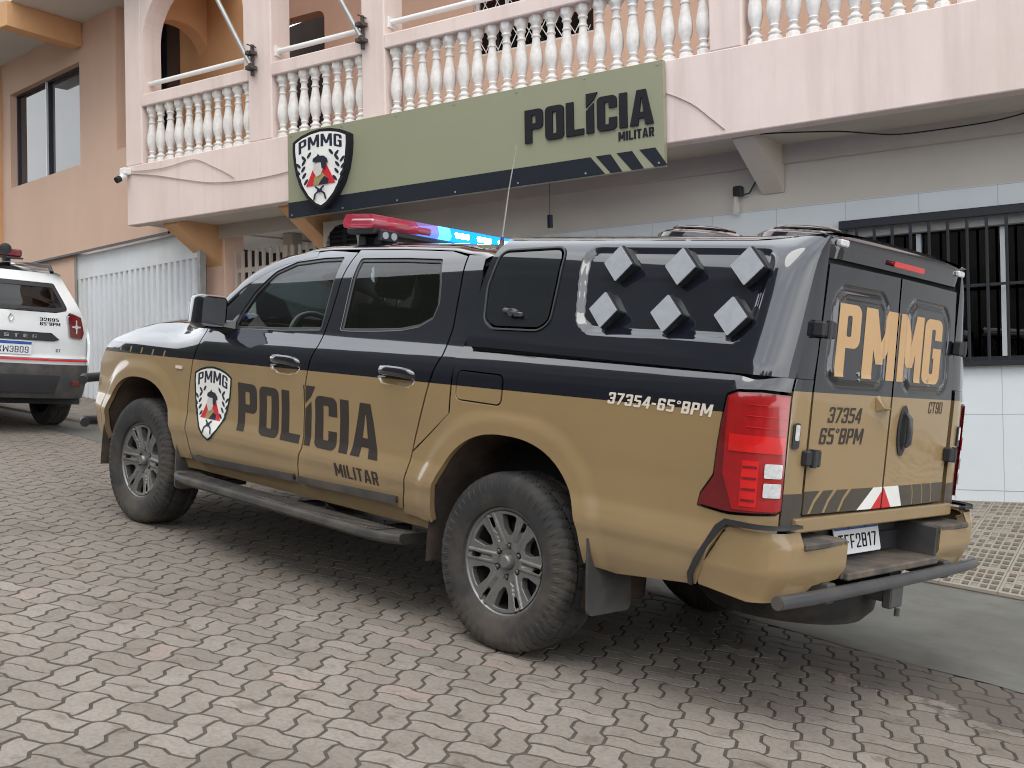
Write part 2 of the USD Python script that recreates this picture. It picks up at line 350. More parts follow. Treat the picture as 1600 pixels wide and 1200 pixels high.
m_lamp_face = pbr('marker_lamp_face', (.33, .345, .375), .35, vary=.1, scale=30., coat=.5, coat_rough=.15)
m_seat = pbr('seat_cloth', (.02, .02, .022), .9, vary=.15)
m_paper = pbr('pale_cover_cloth', (.55, .68, .68), .8, vary=.1)
m_plate = pbr('plate_white', (.76, .77, .78), .4, vary=.04)
m_plate_blue = pbr('plate_blue', (.025, .09, .30), .4, vary=.05)
# building
m_pink = pbr('wall_pink', (.70, .575, .52), .85, streak=(.50, .40, .35), streak_amt=.45, vary=.07, scale=1.6, dirt=(.56, .45, .40), dirt_amt=.45, dirt_scale=1.3, bump=.0012, bump_scale=25., stretch=(1, 1, .45))
m_peach = pbr('wall_peach', (.67, .46, .345), .85, streak=(.58, .40, .31), streak_amt=.2, vary=.07, scale=1.2, dirt=(.62, .42, .33), dirt_amt=.5, dirt_scale=.9, bump=.0012, bump_scale=25., stretch=(1, 1, .5))
m_column = pbr('column_peach', (.76, .53, .41), .85, vary=.06, scale=2.)
m_orange = pbr('wall_orange', (.64, .36, .18), .85, vary=.07, scale=2., bump=.001, bump_scale=30.)
m_white = pbr('balustrade_white', (.74, .71, .67), .8, vary=.08, scale=14., dirt=(.42, .37, .31), dirt_amt=.5, dirt_scale=9., isl=.03)
m_white_paint = pbr('white_enamel', (.74, .74, .72), .5, vary=.05, dirt=(.5, .46, .40), dirt_amt=.25)
m_soffit = pbr('soffit_paint', (.52, .47, .41), .9, vary=.08, scale=1.1, dirt=(.38, .33, .28), dirt_amt=.35, dirt_scale=.8)
m_soffit_up = pbr('eaves_paint', (.60, .57, .53), .9, vary=.06, scale=1.1)
m_upwall = pbr('upper_wall_cream', (.62, .58, .51), .85, vary=.05, scale=1.3, dirt=(.5, .45, .38), dirt_amt=.25, dirt_scale=1.)
m_tile = pbr('wall_tile_white', (.70, .74, .75), .22, vary=.025, scale=2.5, isl=.015, coat=.4, coat_rough=.1)
m_grout = pbr('tile_grout', (.42, .42, .41), .9, vary=.08)
m_gate = pbr('gate_white_metal', (.68, .70, .72), .45, vary=.06, scale=2.5, dirt=(.50, .47, .42), dirt_amt=.35, dirt_scale=2., stretch=(1, 1, .3))
m_picket = pbr('picket_cream', (.62, .56, .49), .7, vary=.1, scale=6., dirt=(.35, .28, .22), dirt_amt=.4)
m_iron = pbr('grille_black', (.010, .011, .014), .45, vary=.1)
m_alu = pbr('aluminium_pale', (.62, .64, .66), .35, metal=.2, vary=.05)
m_winpane = pane('building_window_glass', (.10, .10, .115))
m_winblue = pbr('wing_window_glass', (.012, .014, .02), .03, vary=.05, ior=1.75, spec=.6)
m_winframe = pbr('window_frame_dark', (.022, .018, .03), .4, vary=.1)
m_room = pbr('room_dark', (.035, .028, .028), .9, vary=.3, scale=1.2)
m_brickdark = pbr('brick_dark', (.075, .045, .045), .9, vary=.25, scale=9., isl=.2)
m_sign = pbr('sign_olive', (.25, .253, .165), .42, vary=.03, scale=.7, coat=.35, coat_rough=.2)
m_signband = pbr('sign_band_black', (.010, .012, .018), .28, vary=.06, coat=.6, coat_rough=.12)
m_cable = pbr('cable_black', (.012, .012, .012), .6, vary=.05)
m_cable_pale = pbr('cable_pale', (.40, .31, .27), .7, vary=.05)
m_zinc = pbr('galvanised_pole', (.36, .36, .35), .5, metal=.6, vary=.15, scale=12.)
m_rust = pbr('rusty_bracket', (.07, .055, .045), .8, vary=.3, scale=20.)
m_foliage = usdkit.material(stage, LOOKS + '/foliage', {'g': ('geometry', {}), 'r': ('rgb_ramp', {'ramp': [(0, (.022, .045, .014)), (.5, (.045, .085, .022)), (1, (.085, .12, .035))]}), 'p': ('principled_bsdf', {'roughness': .55}), 't': ('translucent_bsdf', {}), 'm': ('mix_closure', {'fac': .3})},
    [('g.random_per_island', 'r.fac'), ('r.color', 'p.base_color'), ('r.color', 't.color'), ('p.BSDF', 'm.closure1'), ('t.BSDF', 'm.closure2')], surface='m.closure')
m_dryleaf = usdkit.material(stage, LOOKS + '/dry_foliage', {'g': ('geometry', {}), 'r': ('rgb_ramp', {'ramp': [(0, (.05, .032, .022)), (.5, (.09, .06, .04)), (1, (.05, .06, .03))]}), 'p': ('principled_bsdf', {'roughness': .7})}, [('g.random_per_island', 'r.fac'), ('r.color', 'p.base_color')], surface='p.BSDF')
m_bark = pbr('bark', (.09, .065, .045), .9, vary=.3, scale=12.)
m_suv_white = pbr('suv_white', (.70, .71, .69), .35, coat=1., coat_rough=.04, vary=.02)
# lights of the bar
m_bar_blue = glow('bar_blue_lit', (.001, .025, 1.0), 13.)
m_bar_blue_hot = glow('bar_blue_core', (.40, .8, 1.0), 110.)
m_bar_red = pbr('bar_red_lens', (.34, .025, .055), .12, vary=.2, scale=25., coat=1., alpha=.5)
m_bar_blue_lens = pbr('bar_blue_lens', (.03, .12, .6), .15, vary=.2, coat=1., emission_color=(.05, .3, 1.), emission_strength=2.2)
# ---------------------------------------------------------------- block lettering as outlines (unit capitals)
def _R(a, b, c, d): return sbox(a, b, c, d)
def glyph(ch, w=.5, t=.17, h=.15, r=.13):
    """capital of height 1, width w, stem t, bar h, rounded corners r"""
    O = rrect(0, 0, w, 1, r); I = rrect(t, h, w - t, 1 - h, max(.02, r - .1)); ring = O.difference(I)
    m0, m1 = .5 - h / 2, .5 + h / 2
    if ch in 'O0': return ring, w
    if ch == 'D': return rrect(-.3, 0, w, 1, r).intersection(_R(0, 0, w, 1)).difference(I), w
    if ch == 'I' or ch == '|': return _R(0, 0, t, 1), t
    if ch == '1': return unary_union([_R(w * .35, 0, w * .35 + t, 1), Polygon([(w * .35, 1), (w * .05, .85), (w * .05, .70), (w * .35, .83)])]), w * .35 + t
    if ch == 'L': return unary_union([_R(0, 0, t, 1), _R(0, 0, w * .93, h)]), w * .93
    if ch == 'T': return unary_union([_R(w / 2 - t / 2, 0, w / 2 + t / 2, 1), _R(0, 1 - h, w, 1)]), w
    if ch == 'E': return unary_union([_R(0, 0, t, 1), _R(0, 0, w * .9, h), _R(0, 1 - h, w * .9, 1), _R(0, m0, w * .82, m1)]), w * .9
    if ch == 'F': return unary_union([_R(0, 0, t, 1), _R(0, 1 - h, w * .9, 1), _R(0, m0 - .03, w * .8, m1 - .03)]), w * .9
    if ch == 'U': return rrect(0, 0, w, 1.4, r).intersection(_R(0, 0, w, 1)).difference(rrect(t, h, w - t, 1.6, .04)), w
    if ch == 'C': return ring.difference(_R(w - t - .01, .36, w + .1, .64)), w
    if ch == 'G': return unary_union([ring.difference(_R(w - t - .01, .52, w + .1, .68)), _R(w * .52, .40, w, .40 + h)]), w
    if ch in 'PRB':
        top = rrect(-.3, .5 - h * .62, w, 1, r).intersection(_R(0, 0, w, 1)).difference(rrect(t, .5 + h * .38, w - t, 1 - h, .03))
        if ch == 'P': return unary_union([_R(0, 0, t, 1), rrect(-.3, .40, w, 1, r).intersection(_R(0, 0, w, 1)).difference(rrect(t, .40 + h, w - t, 1 - h, .03))]), w
        if ch == 'R': return unary_union([_R(0, 0, t, 1), top, Polygon([(w * .42, .5), (w * .42 + t * 1.05, .5), (w * 1.02, 0), (w * 1.02 - t * 1.05, 0)])]), w
        return unary_union([_R(0, 0, t, 1), top, rrect(-.3, 0, w, .5 + h * .62, r).intersection(_R(0, 0, w, 1)).difference(rrect(t, h, w - t, .5 - h * .38, .03))]), w
    if ch == 'A':
        a = Polygon([(0, 0), (w * .36, 1), (w * .80, 1), (w * 1.16, 0), (w * 1.16 - t * 1.02, 0), (w * .58, .86), (t * 1.02, 0)])
        return unary_union([a, _R(w * .30, .19, w * .86, .19 + h).intersection(Polygon([(0, 0), (w * .36, 1), (w * .80, 1), (w * 1.16, 0)])), Polygon([(w * .36, 1), (w * .80, 1), (w * .74, .78), (w * .42, .78)])]), w * 1.16
    if ch == 'M':
        W = w * 1.42; return unary_union([_R(0, 0, t, 1), _R(W - t, 0, W, 1), Polygon([(0, 1), (t * 1.15, 1), (W / 2 + t * .42, .22), (W / 2 - t * .42, .22)]), Polygon([(W, 1), (W - t * 1.15, 1), (W / 2 - t * .42, .22), (W / 2 + t * .42, .22)])]), W
    if ch == 'N': return unary_union([_R(0, 0, t, 1), _R(w - t, 0, w, 1), Polygon([(0, 1), (t, 1), (w, 0), (w - t, 0)])]), w
    if ch == 'V': return Polygon([(0, 1), (t, 1), (w / 2, .25), (w - t, 1), (w, 1), (w / 2 + t * .5, 0), (w / 2 - t * .5, 0)]), w
    if ch == 'W':
        g = glyph('M', w, t, h, r); return aff.rotate(g[0], 180, origin=(g[1] / 2, .5)), g[1]
    if ch == 'X': return unary_union([Polygon([(0, 0), (t, 0), (w, 1), (w - t, 1)]), Polygon([(w, 0), (w - t, 0), (0, 1), (t, 1)])]), w
    if ch == '2': return unary_union([ring.intersection(_R(0, .62, w, 1)), _R(w - t, .5, w, .8), Polygon([(w, .58), (w - t, .5), (0, h), (0, 0), (t * .6, 0)]), _R(0, 0, w, h)]), w
    if ch == '3': return unary_union([ring.difference(_R(-.1, .30, w * .5, .70)), _R(w * .3, m0, w - t * .5, m1)]), w
    if ch == '4': return unary_union([_R(w - t * 1.25, 0, w - t * .25, 1), _R(0, .22, w, .22 + h), Polygon([(0, .22), (0, .36), (w * .52, 1), (w - t * .3, 1), (t * .9, .30)])]), w
    if ch == '5': return unary_union([_R(0, .5, t, 1), _R(0, 1 - h, w * .95, 1), rrect(0, 0, w, .62, r).difference(rrect(t, h, w - t, .62 - h, .03)).difference(_R(-.1, .18, t, .5))]), w
    if ch == '6': return unary_union([ring.intersection(_R(0, 0, t, 1)), ring.intersection(_R(0, .72, w, 1)), rrect(0, 0, w, .60, r).difference(rrect(t, h, w - t, .60 - h, .03))]), w
    if ch == '7': return unary_union([_R(0, 1 - h, w, 1), Polygon([(w - t, 1), (w, 1), (w, .85), (w * .5, 0), (w * .5 - t, 0), (w - t * 1.1, .85)])]), w
    if ch == '8': return unary_union([ring, _R(t * .5, m0, w - t * .5, m1)]), w
    if ch == '9': g = glyph('6', w, t, h, r); return aff.rotate(g[0], 180, origin=(w / 2, .5)), w
    if ch == '°': return Point(.13, .84).buffer(.14, quad_segs=6).difference(Point(.13, .84).buffer(.06, quad_segs=6)), .28
    if ch == '-': return _R(0, .38, w * .6, .54), w * .6
    if ch == 'S': return unary_union([ring.difference(unary_union([_R(-.1, .22, t, .5), _R(w - t, .5, w + .1, .78)])), _R(t * .3, m0, w - t * .3, m1)]), w
    if ch == '/': # the cut I: a slanted slit divides a stem from an accent
        return unary_union([Polygon([(0, 0), (t, 0), (t, .86), (0, .66)]), Polygon([(0, .76), (t, .96), (t * 1.5, 1.16), (0, 1.16)])]), t * 1.1
    return Polygon(), w * .5
def text(s, height, w=.5, t=.17, h=.15, gap=.09, shear=0., r=.13, width=None):
    """shapely outline with the base line's left end at the origin"""
    x, gs = 0., []
    for ch in s:
        g, a = glyph(ch, w, t, h, r)
        if not g.is_empty: gs.append(aff.translate(g, x, 0))
        x += a + gap
    g = unary_union(gs); x -= gap
    g = aff.scale(g, height if width is None else width / x, height, origin=(0, 0))
    if shear: g = aff.affine_transform(g, [1, shear, 0, 1, 0, 0])
    return g
def crest():
    """shield emblem, unit height, centred on x = 0, foot at y = 0: list of (name, outline, colour key) from the back layer forward"""
    def shield(k):
        half = [(0, 1.0), (.13, .985), (.25, .95), (.335, .905), (.365, .88), (.368, .78), (.355, .62), (.325, .46), (.27, .30), (.19, .16), (.09, .05), (0, 0)]
        p = Polygon([(x, y) for x, y in half] + [(-x, y) for x, y in half[::-1]]); return p.buffer(-k, join_style=1)
    L = [('crest_shield', shield(0), 'gold'), ('crest_border', shield(.012), 'black'), ('crest_field', shield(.040), 'white')]
    word = text('PMMG', 1., w=.5, t=.16, h=.15, gap=.10); wd = word.bounds[2]; word = aff.scale(word, .56 / wd, .155, origin=(0, 0)); word = aff.translate(word, -.28, .715)
    def bend(x, y, z=None): x, y = np.asarray(x), np.asarray(y); return x, y + .06 - .75 * x ** 2
    word = shapely.transform(shapely.segmentize(word, .02), lambda c: np.stack(bend(c[:, 0], c[:, 1]), 1))
    L.append(('crest_lettering', word, 'navy'))
    leaves = []
    for s in (-1, 1):
        for i in range(5):
            a = i / 4; cx, cy = s * (.215 + .035 * math.sin(a * 3.0) - .05 * (a > .9)), .33 + .33 * a
            for q, (dx, rot) in enumerate(((.042, -40), (-.028, 35))):
                e = aff.rotate(aff.scale(Point(0, 0).buffer(1, quad_segs=4), .0165, .042), s * rot, origin=(0, 0)); leaves.append(aff.translate(e, cx + s * dx, cy + .03 * q))
    L.append(('crest_laurel', unary_union(leaves), 'navy'))
    L.append(('crest_triangle', Polygon([(-.185, .30), (.195, .30), (.075, .565), (-.06, .565)]), 'red'))
    L.append(('crest_portrait_coat', Polygon([(-.09, .30), (.10, .30), (.10, .36), (.05, .42), (.02, .46), (-.05, .45), (-.075, .38)]), 'khaki'))
    L.append(('crest_portrait_collar', Polygon([(-.02, .30), (.10, .30), (.11, .36), (.06, .40), (.02, .36)]), 'navy'))
    L.append(('crest_portrait_face', Polygon([(-.075, .56), (.03, .58), (.04, .48), (.01, .42), (-.04, .40), (-.07, .45), (-.085, .49)]), 'skin'))
    L.append(('crest_portrait_hat', unary_union([Polygon([(-.09, .60), (-.08, .635), (-.03, .66), (-.015, .69), (.0, .66), (.06, .65), (.10, .61), (.11, .57), (.08, .55), (.075, .48), (.03, .50), (.02, .575), (-.06, .585)])]), 'navy'))
    gun = unary_union([LineString([(-.075, .12), (-.06, .185), (.05, .275)]).buffer(.010), LineString([(-.02, .235), (-.005, .215)]).buffer(.012)])
    L.append(('crest_pistols', unary_union([gun, aff.scale(gun, -1, 1, origin=(0, 0))]), 'navy'))
    return L
CREST_MAT = {'gold': m_gold_v, 'black': m_black_v, 'white': m_white_v, 'navy': m_navy_v, 'red': m_red_v, 'khaki': m_khaki_v, 'skin': m_skin_v}
# ---------------------------------------------------------------- patrol truck: surfaces (truck frame: x forward, y left, z up, origin on the ground under the rear axle)
from scipy.interpolate import PchipInterpolator
WB, RT = 3.13, 0.388
def pchip(x, y): return PchipInterpolator(x, y, extrapolate=True)
def z_shoulder(x): return 1.105 + (2.5 - np.asarray(x, float)) * 0.026
def z_belt(x):
    x = np.asarray(x, float); return np.where(x > .30, 1.237 + (2.22 - x) * 0.062, 1.30)
_low = pchip([.30, .44, .50, .545, .60, .655, .70, .76, .85, .95, 1.05], [.80, .865, .895, .912, .925, .940, .933, .922, .922, .927, .931])
_ht = pchip([0, .03, .06, .10, .14, .17, .40], [.931, .927, .917, .896, .875, .862, .74])
TUMBLE = .477
def ssteep(a, b, v):
    t = np.clip((v - a) / (b - a), 0, 1); return t * t * (3 - 2 * t)
def S(x, z):
    """half width of the body side at length x and height z"""
    x, z = np.asarray(x, float), np.asarray(z, float)
    zb = z_belt(x); zs = np.minimum(z_shoulder(x), zb - .10); u = z - zs
    lo = _low(np.minimum(z, 1.05))
    hb = _ht(np.clip(zb - zs, 0, .4))
    hi = np.where(z < zb, _ht(np.clip(u, 0, .4)), hb - (.36 * (z - zb) + 1.76 * np.clip(z - zb - .27, 0, 1) ** 2))
    y = np.where(u < 0, lo, hi)
    for cx, hw, hh in ((0., .455, .50), (WB, .452, .475)):
        r = ((np.abs(x - cx) / hw) ** 2.4 + (np.maximum(z - .42, 0) / hh) ** 2.4) ** (1 / 2.4)
        y = y + .014 * (ssteep(1.27, 1.10, r)) * np.clip((1.05 - z) / .05, 0, 1)
    du = np.clip(z - 1.095, 0, .2); y = y - ssteep(2.45, 2.95, x) * (.55 * du + 1.6 * du ** 2)
    t = np.clip((x - 3.2) / .85, 0, 1)
    return y * (1 - .16 * t ** 2.2)
SIDE = lambda u, v: np.stack([u, S(u, v), v], 1)
# rear corner: s continues below S0 round the corner to the door edge
S0, CA, CB, CL = -1.06, .184, .64, .35
def CORNER(u, v):
    t = np.clip((S0 - u) / CL, 0, 1); side = u >= S0; s0 = S(np.full_like(u, S0), v)
    k = np.clip((v - 1.25) / .55, 0, 1)
    a = t * np.pi / 2; ca = np.maximum(np.cos(a), 0) ** .8; sa = np.maximum(np.sin(a), 0) ** .9
    yin = CB - .06 * k
    x = np.where(side, u, S0 - (CA - .006 * k) * sa); y = np.where(side, S(u, v), yin + (s0 - yin) * ca)
    return np.stack([x, y, v], 1)
# canopy side: own section over the bed rail
_can = pchip([1.285, 1.30, 1.325, 1.36, 1.40, 1.44, 1.55, 1.65, 1.72, 1.76, 1.79, 1.84], [.908, .906, .902, .890, .876, .862, .827, .795, .766, .738, .703, .625])
def SC(x, z):
    z = np.asarray(z, float); y = _can(np.clip(z, 1.28, 1.85))
    return y
def can_top(x):
    x = np.asarray(x, float); return 1.790 + .010 * np.clip((.3 - x) / 1.2, 0, 1) + .035 * np.clip((-.95 - x) / .28, 0, 1) ** 1.6
CSIDE = lambda u, v: np.stack([u, SC(u, v), v], 1)
CS0 = -1.12
def CCORN(u, v):
    t = np.clip((CS0 - u) / .30, 0, 1); side = u >= CS0; s0 = SC(np.full_like(u, CS0), v); a = t * np.pi / 2
    ca = np.maximum(np.cos(a), 0) ** .75; sa = np.maximum(np.sin(a), 0) ** .85; yin = np.minimum(.60, s0 - .05)
    x = np.where(side, u, CS0 - .113 * sa); y = np.where(side, SC(u, v), yin + (s0 - yin) * ca)
    return np.stack([x, y, v], 1)
# rear doors: (y, z)
def XR_(y): return -1.250 + .012 * (np.asarray(y, float) / .64) ** 2
REAR = lambda u, v: np.stack([XR_(u) + .012 * np.clip((v - 1.25) / .5, 0, 1), u, v], 1)      # u = y
# front fascia (y, z)
FRONT = lambda u, v: np.stack([4.05 - .27 * (np.abs(u) / .83) ** 2.6 - .10 * np.clip((v - .75) / .35, 0, 1) ** 1.5 - .06 * np.clip((.55 - v) / .2, 0, 1), u, v], 1)
# ---------------------------------------------------------------- the building (world frame, façade faces -y)
KS = 1.0556
def BX(x): return KS * x - .1459
def BY(y): return KS * y + .2720
def BZ(z): return KS * z - .0624
W = 4.6                                       # ground floor wall
YF = BY(3.3)                                  # balcony front
ZS, ZB, ZR, ZT = BZ(3.15), BZ(3.785), BZ(4.42), BZ(4.555)      # soffit, balcony floor, rail underside, rail top
XL, XR = BX(-7.93), 13.0
B = thing('police_station', 'pink two storey police station with white balustrade balcony over tiled wall', 'building')
# ground floor wall with window opening and the arched recess
WX0, WX1, WZ0, WZ1 = -.27, 2.35, 1.33, 2.53
gw = sbox(-6.17, -.9, XR, ZS).difference(sbox(WX0, WZ0, WX1, WZ1))
niche = sbox(-6.05, .2, -5.64, 2.86).union(Point(-5.845, 2.86).buffer(.205, quad_segs=10))
gwp = obj(B, 'ground_floor_wall', wall_poly(gw, W + .012, .26), m_upwall)
tw = 0
for r in range(5):
    for c in range(-11, 3):
        x0 = .942 + .6 * c; z0 = .32 + .6 * r
        cell = sbox(x0 + .0016, z0 + .0016, x0 + .5984, z0 + .5984)
        if r == 4: cell = sbox(x0 + .0016, z0 + .0016, x0 + .5984, 2.728)
        if x0 < -5.5: cell = cell.intersection(sbox(-5.5, 0, 5, 5))
        cell = cell.difference(sbox(WX0 - .0, WZ0 - .0, WX1, WZ1))
        for g in getattr(cell, 'geoms', [cell]):
            if g.area < 1e-3: continue
            if r == 4 and g.area < .02: pass
            tj = rng.normal(0, .0006)
            obj(gwp, 'tile', wall_poly(g, W + tj, .011 - abs(tj)), m_tile)
for c in range(-16, 6):
    x0 = .942 + .369 * c
    obj(gwp, 'tile', wall_poly(sbox(x0 + .0016, -.3, x0 + .3674, .3168), W, .011), m_tile)
obj(gwp, 'wall_grout', wall_poly(sbox(-5.5, -.32, XR, 2.728).difference(sbox(WX0, WZ0, WX1, WZ1)), W + .006, .0058), m_grout)
# air conditioner
AC = thing('air_conditioner', 'grey air conditioner unit with round fan grille on the wall above the cab', 'air conditioner')
ax0, ax1, ay, az0, az1 = -5.83, -5.25, 4.22, 2.50, 3.06
acx, acz = -5.57, 2.79
face = sbox(ax0, az0, ax1, az1).difference(Point(acx, acz).buffer(.225, quad_segs=16))
obj(AC, 'casing', cat(wall_poly(face, ay, .02), box(ax0, ax1, ay + .02, W - .06, az1 - .02, az1), box(ax0, ax1, ay + .02, W - .06, az0, az0 + .02), box(ax0, ax0 + .015, ay + .02, W - .06, az0 + .02, az1 - .02), box(ax1 - .015, ax1, ay + .02, W - .06, az0 + .02, az1 - .02)), m_soffit)
obj(AC, 'fan_well', box(ax0 + .02, ax1 - .02, ay + .08, ay + .09, az0 + .03, az1 - .03), m_dark)
for k in range(9):
    z = acz - .2 + .05 * k; hw = math.sqrt(max(.225 ** 2 - (z - acz) ** 2, 1e-4)); obj(AC, 'grille_bar', box(acx - hw, acx + hw, ay + .004, ay + .012, z - .005, z + .005), m_iron)
obj(AC, 'fan', cat(*[box(acx - .03, acx + .03, ay + .05, ay + .06, acz, acz + .19).apply_transform(trimesh.transformations.rotation_matrix(2.1 * k, [0, 1, 0], [acx, ay, acz])) for k in range(3)]), m_plastic)
for x in (ax0 + .1, ax1 - .1): obj(AC, 'wall_bracket', box(x - .015, x + .015, ay + .02, W + .01, az0 - .04, az0), m_iron)
# barred window
wn = obj(B, 'window', wall_poly(sbox(WX0, WZ0, WX1, WZ1).difference(sbox(WX0 + .05, WZ0 + .05, WX1 - .05, WZ1 - .12)), W + .14, .05), m_iron)
obj(wn, 'pane', box(WX0 + .04, WX1 - .04, W + .165, W + .171, WZ0 + .04, WZ1 - .1), m_winpane)
for x in (.30, .945, 1.59):
    obj(wn, 'sash_bar', box(x - .018, x + .018, W + .13, W + .16, WZ0 + .05, WZ1 - .12), m_alu)
obj(wn, 'lintel_strip', box(WX0 + .01, WX1 - .01, W + .05, W + .13, WZ1 - .115, WZ1 - .005), m_grout)
gr = obj(B, 'window_grille', cat(box(WX0 - .03, WX1, W - .06, W - .02, WZ1 - .05, WZ1 + .02, .004), box(WX0 - .03, WX1, W - .06, W - .02, WZ0 - .03, WZ0 + .01, .004), box(WX0 - .03, WX0 + .02, W - .06, W - .02, WZ0 + .01, WZ1 - .05, .004)), m_iron)
for i in range(17):
    x = WX0 + .145 * (i + .8)
    if x < WX1 - .03: obj(gr, 'bar', box(x - .011, x + .011, W - .052, W - .03, WZ0 + .01, WZ1 - .05, .003), m_iron)
obj(gr, 'cross_bar', box(WX0 + .02, WX1, W - .028, W - .018, 1.93, 1.952), m_iron)
obj(B, 'room', cat(box(WX0 - .6, WX1 + .6, W + 1.9, W + 2., .3, 3.1), box(WX0 - .6, WX0 - .5, W + .28, W + 1.9, .3, 3.1), box(WX0 - .5, WX1 + .6, W + .28, W + 1.9, .3, .38), box(WX0 - .5, WX1 + .6, W + .28, W + 1.9, 3.0, 3.1)), m_room)
# soffit slab, fascia and balcony floor
obj(B, 'soffit_slab', box(XL + .03, XR, YF + .16, W + 4.4, ZS, ZS + .12), m_soffit)
fas = obj(B, 'balcony_fascia', box(XL, XR, YF, YF + .16, ZS - .03, ZB, .008), m_pink)
obj(B, 'balcony_floor', box(XL + .16, XR, YF + .16, BY(5.3), ZB - .12, ZB), m_soffit)
obj(B, 'soffit_beam', box(XL + .03, XR, W - .05, W + .01, ZS - .16, ZS), m_soffit)
# columns and brackets
PX = [(-7.95, -7.67), (-5.99, -5.655), (-4.454, -4.169), (-.90, -.63), (2.6, 2.9)]
for a, b in PX:
    a, b = BX(a), BX(b); obj(B, 'balcony_pillar', box(a, b, YF + .003, YF + .30, ZB - .002, BZ(6.6), .012), m_pink)
def bracket(x0, x1, zlow, mat, ztip=.07):
    p = Polygon([(YF + .165, ZS), (YF + .165, ZS - ztip), (W - .002, zlow), (W - .002, ZS)])
    m = extrude(p, x1 - x0); v = m.vertices; m.vertices = np.stack([v[:, 2] + x0, v[:, 0], v[:, 1]], 1); m.fix_normals(); obj(B, 'bracket', m, mat)
bracket(-8.08, -7.84, 2.78, m_orange, .05); bracket(-6.20, -5.98, 2.80, m_orange, .05); bracket(-.98, -.78, 2.86, m_soffit, .04)
obj(B, 'gate_column', box(-8.13, -7.80, W - .0, W + .32, .2, ZS, .01), m_column)
obj(B, 'upper_storey', box(BX(2.9) + .01, XR, YF + .02, YF + .3, ZB, BZ(7.3)), m_pink)
obj(B, 'gate_column', box(-7.72, -7.56, W + .9, W + 1.1, .2, ZS, .01), m_soffit)
# balustrades: rails and turned balusters
prof = [(.048, 0), (.060, .0), (.060, .045), (.052, .052), (.046, .060), (.058, .072), (.058, .082), (.040, .092), (.030, .112), (.037, .128), (.043, .136), (.037, .144), (.036, .152), (.050, .19), (.060, .235), (.062, .27), (.058, .32), (.050, .37), (.042, .41),
        (.036, .45), (.034, .468), (.043, .476), (.043, .486), (.034, .494), (.032, .53), (.036, .545), (.045, .553), (.045, .563), (.038, .572), (.050, .60), (.062, .618), (.062, .672), (.048, .672)]
hb = ZR - ZB; prof = [(r, z / .672 * (hb + .004)) for r, z in prof]
def flute(t, i):
    z = prof[i][1] / (hb + .004)
    if .24 < z < .66: return 1 + .028 * np.cos(t * 9)
    if z < .075 or z > .91: return 1 / np.maximum(np.cos((t + np.pi / 6) % (np.pi / 3) - np.pi / 6), .86) * .93
    return 1.0
bal = lathe(prof, 36, flute); bal_n = smooth_n(np.array(bal.vertices), np.array(bal.faces))
bal_m = trimesh.Trimesh(bal.vertices, bal.faces, process=False)
bal_v, bal_f, bal_nn = meshkit.arrays(bal_m, 40)
bays = [(-7.67, -5.99, 11), (-5.655, -4.454, 8), (-4.169, -.90, 21), (-.63, 2.6, 21)]
for a, b, n in bays:
    a, b = BX(a), BX(b)
    bd = obj(B, 'balustrade_rail', box(a - .003, b + .003, YF, YF + .22, ZR, ZT, .01), m_pink)
    for i in range(n):
        x = a + (b - a) * (i + .5) / n
        obj(bd, 'baluster', (bal_v, bal_f, bal_nn), m_white, mtx=at(x + rng.normal(0, .003), YF + .09, ZB - .002, rng.uniform(0, 6.28)))
# hand rail pipes between the pillars and their fixings
for i, (a, b, n) in enumerate(bays[:3]):
    a, b = BX(a), BX(b); z = BZ(4.685)
    hp = obj(B, 'hand_rail', tube([(a - .01, YF + .10, z), (b + .01, YF + .10, z)], .028, 12), m_white_paint, smooth=40)
    obj(hp, 'end_flange', box(a - .0, a + .02, YF + .05, YF + .15, z - .055, z + .055, .004), m_white_paint); obj(hp, 'end_flange', box(b - .02, b, YF + .05, YF + .15, z - .055, z + .055, .004), m_white_paint)
# arch over the first bay, side wall with two arched openings, rear wall of the balcony
a, b = BX(-7.67), BX(-5.99)
ar = sbox(a - .01, ZT + .001, b + .01, BZ(6.6)).difference(rrect(a + .04, BZ(3.0), b - .06, BZ(5.74), .62, 14))
obj(B, 'front_arch', wall_poly(ar, YF + .006, .26), m_pink)
for a, b in ((-5.655, -4.454), (-4.169, -.90), (-.63, 2.6)):
    obj(B, 'upper_beam', box(BX(a) - .01, BX(b) + .01, YF + .01, YF + .28, BZ(5.95), BZ(6.6)), m_peach)
sw = sbox(BY(3.58), ZB, BY(5.3) + .2, BZ(7.3)).difference(rrect(BY(3.60), BZ(3.9), BY(4.53), BZ(5.62), .42 * KS, 12)).difference(rrect(BY(4.70), BZ(3.9), BY(5.28), BZ(5.72), .26 * KS, 12))
m = extrude(sw, .2); v = m.vertices; m = trimesh.Trimesh(np.stack([v[:, 2] + BX(-7.9) - .2, v[:, 0], v[:, 1]], 1), m.faces, process=False); m.fix_normals()
obj(B, 'side_wall', m, m_orange)
rw = sbox(BX(-7.9), ZB, XR, BZ(7.3)).difference(rrect(BX(-7.60), ZB - .2, BX(-6.76), BZ(5.88), .12, 8)).difference(sbox(BX(-4.55), BZ(4.88), BX(-3.03), BZ(6.1)))
obj(B, 'balcony_rear_wall', wall_poly(rw, BY(5.3), .2), m_peach)
obj(B, 'balcony_ceiling', box(BX(-7.9), XR, YF + .9, BY(5.3), BZ(7.3), BZ(7.4)), m_orange)
obj(B, 'upper_room', cat(box(BX(-8.2), XR, BY(7.2), BY(7.3), ZB, BZ(7.3)), box(BX(-8.2), XR, BY(5.5) + .02, BY(7.2), ZB - .05, ZB + .01)), m_room)
